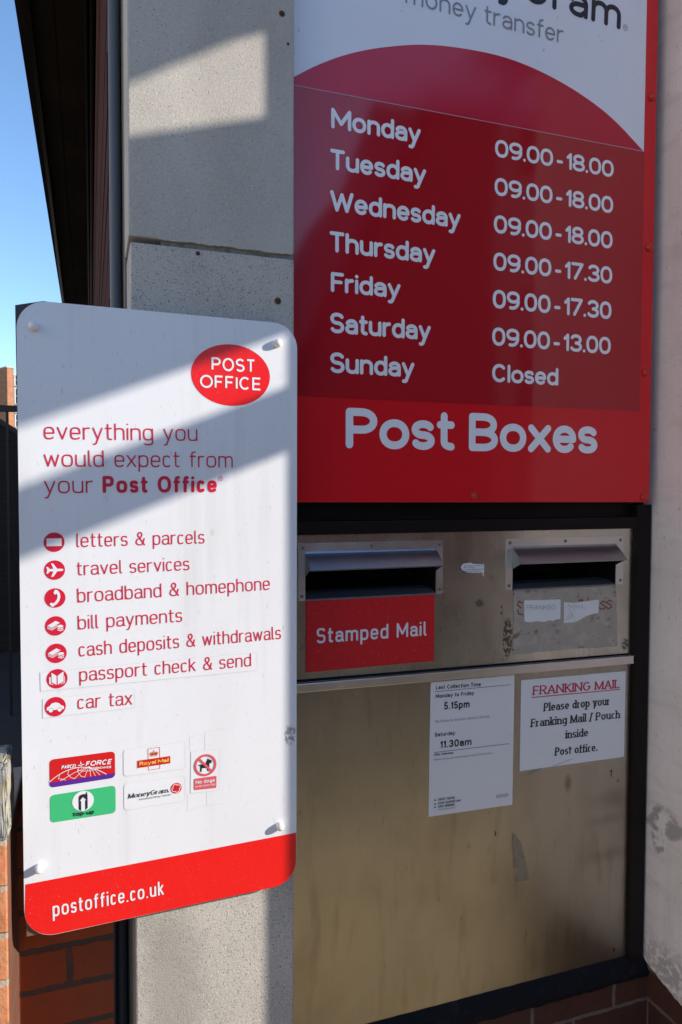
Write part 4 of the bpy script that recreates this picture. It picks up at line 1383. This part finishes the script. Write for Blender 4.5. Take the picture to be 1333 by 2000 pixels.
for k in range(4):
    a = math.pi / 2 * k + .1
    L_ = .0075 if k % 2 else .0062
    st_.append([(cc[0] + math.cos(a) * L_, cc[1] + math.sin(a) * L_), (cc[0] + math.cos(a + .8) * .0016, cc[1] + math.sin(a + .8) * .0016), (cc[0] + math.cos(a - .8) * .0016, cc[1] + math.sin(a - .8) * .0016)])
flat('compass_star', st_, Y2, M_vinyl, sp_)
text(sp_, 'FORCE', F_ital, (167, 1497), (217.5, 1492.0), 1487.0, Y1, M_vinyl)
text(sp_, 'WORLDWIDE', F_bold, (175, 1502.7), (218, 1499.6), 1498.6, Y1, M_vinyl)

tu = [(98.6, 1607.3), (226.5, 1587.6), (226, 1533.8), (98, 1553.6)]
st2 = flat('top_up_sticker', [rrect(P2(tu, Y1), .007, 8)], Y1, M_green, bd)
c = at(162.8, 1564.2, Y1); rc = at(162.8, 1544.6, Y1).z - c.z
flat('white_disc', [disc(c.x, c.z, rc, n=40)], Y2, M_vinyl, st2)
U = lambda pts: [(c.x + a * rc, c.z + b * rc) for a, b in pts]
flat('phone_mark', [U([(-.40, -.78), (-.40, .45), (-.28, .62), (.0, .70), (.26, .66), (.30, .86), (.36, .86), (.40, .62), (.42, .45), (.42, -.74), (.20, -.92), (.20, .05), (.34, .05), (.0, .42), (-.32, .05), (-.18, .05), (-.18, -.95)])], Y2 - .0004, M_black, st2)
text(st2, 'top-up', F_bold, (143, 1594.6), (184, 1589.0), 1588, Y1, M_black, xh=True)

rm = sticker('royal_sticker', [(242, 1516.5), (362, 1501), (362, 1448.5), (241.5, 1464.5)], rad=.006)
bx = P2([(290.4, 1504), (312.6, 1500.9), (312.2, 1459.2), (289.6, 1462.3)], Y1)
flat('box_outline', thick(bx, .0007, True), Y2, M_stred, rm)
flat('red_banner', [P2([(268.9, 1499.8), (333, 1490.3), (333, 1476.2), (268.9, 1485.5)], Y1)], Y2 - .0003, M_stred, rm)
text(rm, 'Royal Mail', F_royal, (272.6, 1495.4), (329.9, 1487.2), 1488.2, Y2 - .0003, M_yellow)
c = at(301, 1472, Y1); cu = .0072
Cr = lambda pts: [(c.x + a * cu, c.z + b * cu) for a, b in pts]
flat('crown', [Cr([(-.75, -.62), (.75, -.62), (.80, -.40), (-.80, -.40)])] + thick(Cr([(-.78, -.35), (-.95, .1), (-.70, .42), (-.30, .30), (0, .52)]), .0011) + thick(Cr([(.78, -.35), (.95, .1), (.70, .42), (.30, .30), (0, .52)]), .0011) +
     thick(Cr([(0, -.35), (0, .85)]), .0009) + thick(Cr([(-.16, .7), (.16, .7)]), .0009), Y2, M_gold, rm)
flat('crown_cap', [Cr([(-.62, -.3), (-.1, -.3), (-.14, .25), (-.55, .28), (-.74, .05)]), Cr([(.62, -.3), (.1, -.3), (.14, .25), (.55, .28), (.74, .05)])], Y2 - .0003, M_stred, rm)

mg = sticker('money_sticker', [(243, 1582.8), (361.5, 1563.8), (361.5, 1514.4), (242.6, 1531)], rad=.006)
text(mg, 'MoneyGram.', F_mg, (250.5, 1559.6), (330.8, 1547.0), 1550.4, Y1, M_black)
text(mg, 'International Money Transfer', F_itall, (271.5, 1563.2), (334.2, 1553.4), 1559.3, Y1, M_black)
c = at(344.5, 1539.2, Y1); rc = at(344.5, 1528.8, Y1).z - c.z
gb = flat('red_globe', [disc(c.x, c.z, rc, n=32)], Y2, M_stred, mg)
gl = []
for k in range(4):
    a0 = k * 90 + 20
    gl += thick([(c.x + x_ * rc, c.z + y_ * rc) for x_, y_ in arc(.28 * math.cos(R(a0)), .28 * math.sin(R(a0)), .52, .52, a0 - 40, a0 + 95)], rc * .11)
flat('globe_swirl', gl, Y2 - .0004, M_vinyl, mg)

nd_ = sticker('no_dogs_sticker', [(372.5, 1549.5), (428, 1543), (429.5, 1462.5), (373.5, 1467.8)], rad=.002)
c = at(401.4, 1494.1, Y1); rc = at(401.4, 1472.5, Y1).z - c.z
dg = lambda pts: [(c.x + a * rc * .96, c.z + b * rc) for a, b in pts]
flat('dog_symbol', [dg([(-.64, .10), (-.40, .10), (.02, .14), (.12, .36), (.24, .60), (.32, .50), (.62, .34), (.56, .12), (.38, .10), (.36, -.30), (.30, -.56), (.18, -.56), (.16, -.26), (-.32, -.26), (-.34, -.56), (-.48, -.56), (-.48, -.02), (-.64, .02)])], Y2, M_black, nd_)
flat('ban_ring', thick(disc(c.x, c.z, rc * .89, n=48), rc * .2, True) + thick(dg([(-.58, .62), (.58, -.62)]), rc * .2), Y2 - .0004, M_pink, nd_)
rb = flat('red_caption', [rrect(P2([(379, 1543.2), (423, 1538.6), (423.3, 1515), (379, 1521)], Y1), .002, 4)], Y2, M_pink, nd_)
text(nd_, 'No dogs', F_no, (382.3, 1531.2), (419.8, 1526.2), 1524.6, Y2, M_vinyl)
text(nd_, 'except guide dogs', F_tiny, (381.6, 1537.8), (421, 1532.6), 1534.2, Y2, M_vinyl)
hl = []
for pts in ([(371, 1440), (392, 1434)], [(371, 1440), (371, 1466)], [(401, 1432), (401, 1464)], [(401, 1432), (424, 1424), (440, 1424)], [(366, 1583), (402, 1574), (440, 1570)], [(367, 1550), (366.5, 1583)], [(404, 1546), (405, 1574)]):
    hl += thick(P2(pts, Y1), .0005)
flat('tape_outline', hl, YB - .0004, M_hair, bd)

# ------------------------------------------------------------------ beyond the gate pier, at the far left
M_iron = mat('black_painted_iron', (0.012, 0.012, 0.014), .5)
a, b = at(0, 795, 4), at(40, 795, 4)
zr = a.z
gt = empty('iron_railing', (-2.0, 4, 0), 'black iron railing crossing the gap left of the white board', 'railing')
bm = B(); box(bm, -3.4, -1.2, 3.98, 4.02, zr - .03, zr + .012)
link('handrail', bm, M_iron, gt)
px_ = at(15.8, 900, 4).x
for i in range(-9, 2):
    x = px_ + i * .22
    bm = B(); box(bm, x - .008, x + .008, 3.99, 4.01, 0, zr - .03)
    link('baluster', bm, M_iron, gt)
r0, r1 = at(0, 817, 6), at(33, 838, 6)
k_ = (r1.z - r0.z) / (r1.x - r0.x)
zz = lambda x: r0.z + k_ * (x - r0.x)
sh = empty('dark_shed', (-2.2, 7, 0), 'black shed with a sloping roof behind the railing, far left', 'shed')
bm = B(); prism(bm, [(-3.6, 0), (-1.0, 0), (-1.0, zz(-1.0) - .05), (-3.6, zz(-3.6) - .05)], 6.05, 8)
link('wall', bm, mat('black_stained_boards', (.010, .010, .011), .8, layers=[('n', (2, 2, 40), (.02, .02, .022), .4, .7, .8)]), sh)
bm = B(); prism(bm, [(-3.7, zz(-3.7) - .05), (-.95, zz(-.95) - .05), (-.95, zz(-.95)), (-3.7, zz(-3.7))], 6, 8.1)
link('roof', bm, M_iron, sh)
tb = empty('brick_tower', (-3.6, 27, 0), 'distant brick tower with one sunlit side, far left against the sky', 'building')
pk = at(14.2, 718, 26)
hw = (at(26.5, 740, 26).x - pk.x)
bm = B()
t = bmesh.new()
zt_ = pk.z
pl = [(pk.x, 26), (pk.x + hw, 26 + hw * .8), (pk.x + hw - 1.0, 26 + hw * .8 + 1.2), (pk.x - 1.2, 27.6)]
lo_ = [t.verts.new((x, y, 0)) for x, y in pl]; hi_ = [t.verts.new((x, y, zt_)) for x, y in pl]
t.faces.new(hi_)
for i in range(4): t.faces.new((lo_[i], lo_[(i + 1) % 4], hi_[(i + 1) % 4], hi_[i]))
bmesh.ops.recalc_face_normals(t, faces=t.faces)
merge(bm, t)
link('brickwork', bm, mat('far_brick', (.36, .17, .09), .9, layers=[('n', (6, 6, 12), (.27, .11, .06), .4, .65, .8, 4)]), tb)
bm = B()
for v_, d_ in (((pl[0], pl[1]), 1),):
    (xa, ya), (xb, yb) = v_
    t = bmesh.new()
    q = [(xa - .02, ya - .04, zt_), (xb + .03, yb - .02, zt_), (xb + .03, yb - .02, zt_ + .05), (xa - .02, ya - .04, zt_ + .05)]
    q2 = [(x - .3, y + .6, z_) for x, y, z_ in q]
    A_ = [t.verts.new(p) for p in q]; B_ = [t.verts.new(p) for p in q2]
    t.faces.new(A_); t.faces.new(B_[::-1])
    for i in range(4): t.faces.new((A_[i], B_[i], B_[(i + 1) % 4], A_[(i + 1) % 4]))
    bmesh.ops.recalc_face_normals(t, faces=t.faces)
    merge(bm, t)
link('coping', bm, mat('pale_stone', (.4, .36, .3), .9), tb)
# block with white windows behind
wb = empty('window_block', (-2.6, 30, 0), 'distant block with white window frames, in the sliver beside the white board', 'building')
wx0 = at(26.4, 760, 30).x
w1 = at(27, 732, 30).z
bm = B(); box(bm, wx0 - .02, wx0 + 5, 30, 36, 0, w1 - .05)
link('wall', bm, mat('pale_wall_paint', (.55, .56, .58), .8), wb)
bm = B(); box(bm, wx0 - .06, wx0 + 5.1, 29.9, 36.1, w1 - .04, w1 + .05)
link('roof', bm, mat('pale_roof_edge', (.7, .7, .7), .6), wb)
M_glass = mat('far_window_glass', (.03, .035, .045), .1)
M_wframe = mat('white_window_frame', (.8, .8, .8), .5)
for py0, py1 in ((730, 755), (757, 791), (803, 808), (808, 836), (840, 870)):
    z1_, z0_ = at(27, py0, 30).z, at(27, py1, 30).z
    for i in range(5):
        x0_ = wx0 + .05 + i * .9
        bm = B(); box(bm, x0_, x0_ + .8, 29.95, 30.02, z0_ + .03, z1_ - .03)
        wo = link('window', bm, M_glass, wb)
        bm = B()
        for xx in (x0_, x0_ + .12, x0_ + .37, x0_ + .76):
            box(bm, xx, xx + .04, 29.92, 29.949, z0_ + .03, z1_ - .03)
        for zq in (z0_ + .03, (z0_ + z1_) / 2, z1_ - .05):
            box(bm, x0_ + .04, x0_ + .119, 29.925, 29.948, zq, zq + .025)
        link('frame', bm, M_wframe, wo)

# ------------------------------------------------------------------ unseen shapes set for the shade, bounce light and reflections they give
cn = empty('unseen_canopy', (1.35, -1.2, 0), 'unseen canopy right of the white pier, shaped to cast the slanting shadow bands', 'canopy')  # out of view; its edges are placed to cast the slanting shadow bands
M_can = mat('canopy_paint', (.30, .28, .26), .6)
X0, X1 = 1.335, 1.35
bm = B(); box(bm, X0, X1, -2.4, -.531, 1.485 + G0, 1.60 + G0)
link('rail', bm, M_can, cn)
bm = B(); prismX(bm, [(-2.4, 1.70 + G0), (-.531, 1.70 + G0), (-.531, 2.0 + G0), (-1.038, 2.10 + G0), (-1.16, 2.126 + G0), (-2.4, 2.39 + G0)], X0, X1)
link('fascia', bm, M_can, cn)
bm = B(); prismX(bm, [(-.531, 2.262 + G0), (-.98, 2.258 + G0), (-1.07, 2.250 + G0), (-1.161, 2.214 + G0), (-1.45, 2.09 + G0), (-1.45, 3.1 + G0), (-.531, 3.1 + G0)], X0, X1)
link('gable_end', bm, M_can, cn)
bm = B(); prismX(bm, [(-2.5, 3.1 + G0), (-.531, 3.1 + G0), (-.531, 3.16 + G0), (-2.5, 3.16 + G0)], 1.2, 3.4)
link('roof', bm, M_can, cn)
for x_ in (1.36, 3.2):
    bm = B(); box(bm, x_, x_ + .09, -2.4, -2.31, 0, 3.1 + G0, .004)
    link('post', bm, M_can, cn)

hall = empty('unseen_hall', (4, -6, 0), 'unseen dark brick hall opposite, outlined for its reflection in the red sign', 'building')  # out of view; roofline shaped for the sign reflection, low wing to shade paving
M_hall = mat('dark_hall_brick', (.16, .06, .04), .9)
bm = B(); prism(bm, [(-2.6, 0), (9.5, 0), (9.5, 2.55), (5.4, 2.55), (5.4, 5.2), (2.30, 5.2), (1.69, 4.03), (1.25, 3.22), (.88, 2.43), (.80, 2.3), (-2.6, 2.2)], -9, -5)
link('wall', bm, M_hall, hall)
bm = B()
prism(bm, [(.83, 2.52), (2.25, 5.27), (5.5, 5.27), (5.5, 5.4), (2.18, 5.4), (.74, 2.55)], -9.1, -4.95)
link('roof', bm, M_iron, hall)

lf = empty('bounce_block', (-9, -1, 0), 'unseen cream block added at the left to bounce warm sunlight onto the white pier', 'house')  # added out of view as a warm reflector for the pier face
bm = B(); box(bm, -12, -6.5, -5, 3, 0, 5.6)
link('wall', bm, mat('cream_render', (.82, .68, .56), .85), lf)
bm = B(); prism(bm, [(-12.4, 5.6), (-6.2, 5.6), (-9.3, 7.6)], -5.2, 3.2)
link('roof', bm, M_hall, lf)

ft_ = empty('reflection_block', (10, -14, 0), 'unseen dark brick block added beyond the hall to darken reflections in the red sign', 'building')  # added out of view so the right of the sign mirrors dark, not sky
bm = B(); box(bm, 5.6, 15, -17, -12, 0, 9)
link('wall', bm, M_hall, ft_)
bm = B(); prismX(bm, [(-17.3, 9), (-11.8, 9), (-14.5, 10.6)], 5.4, 15.2)
link('roof', bm, M_iron, ft_)
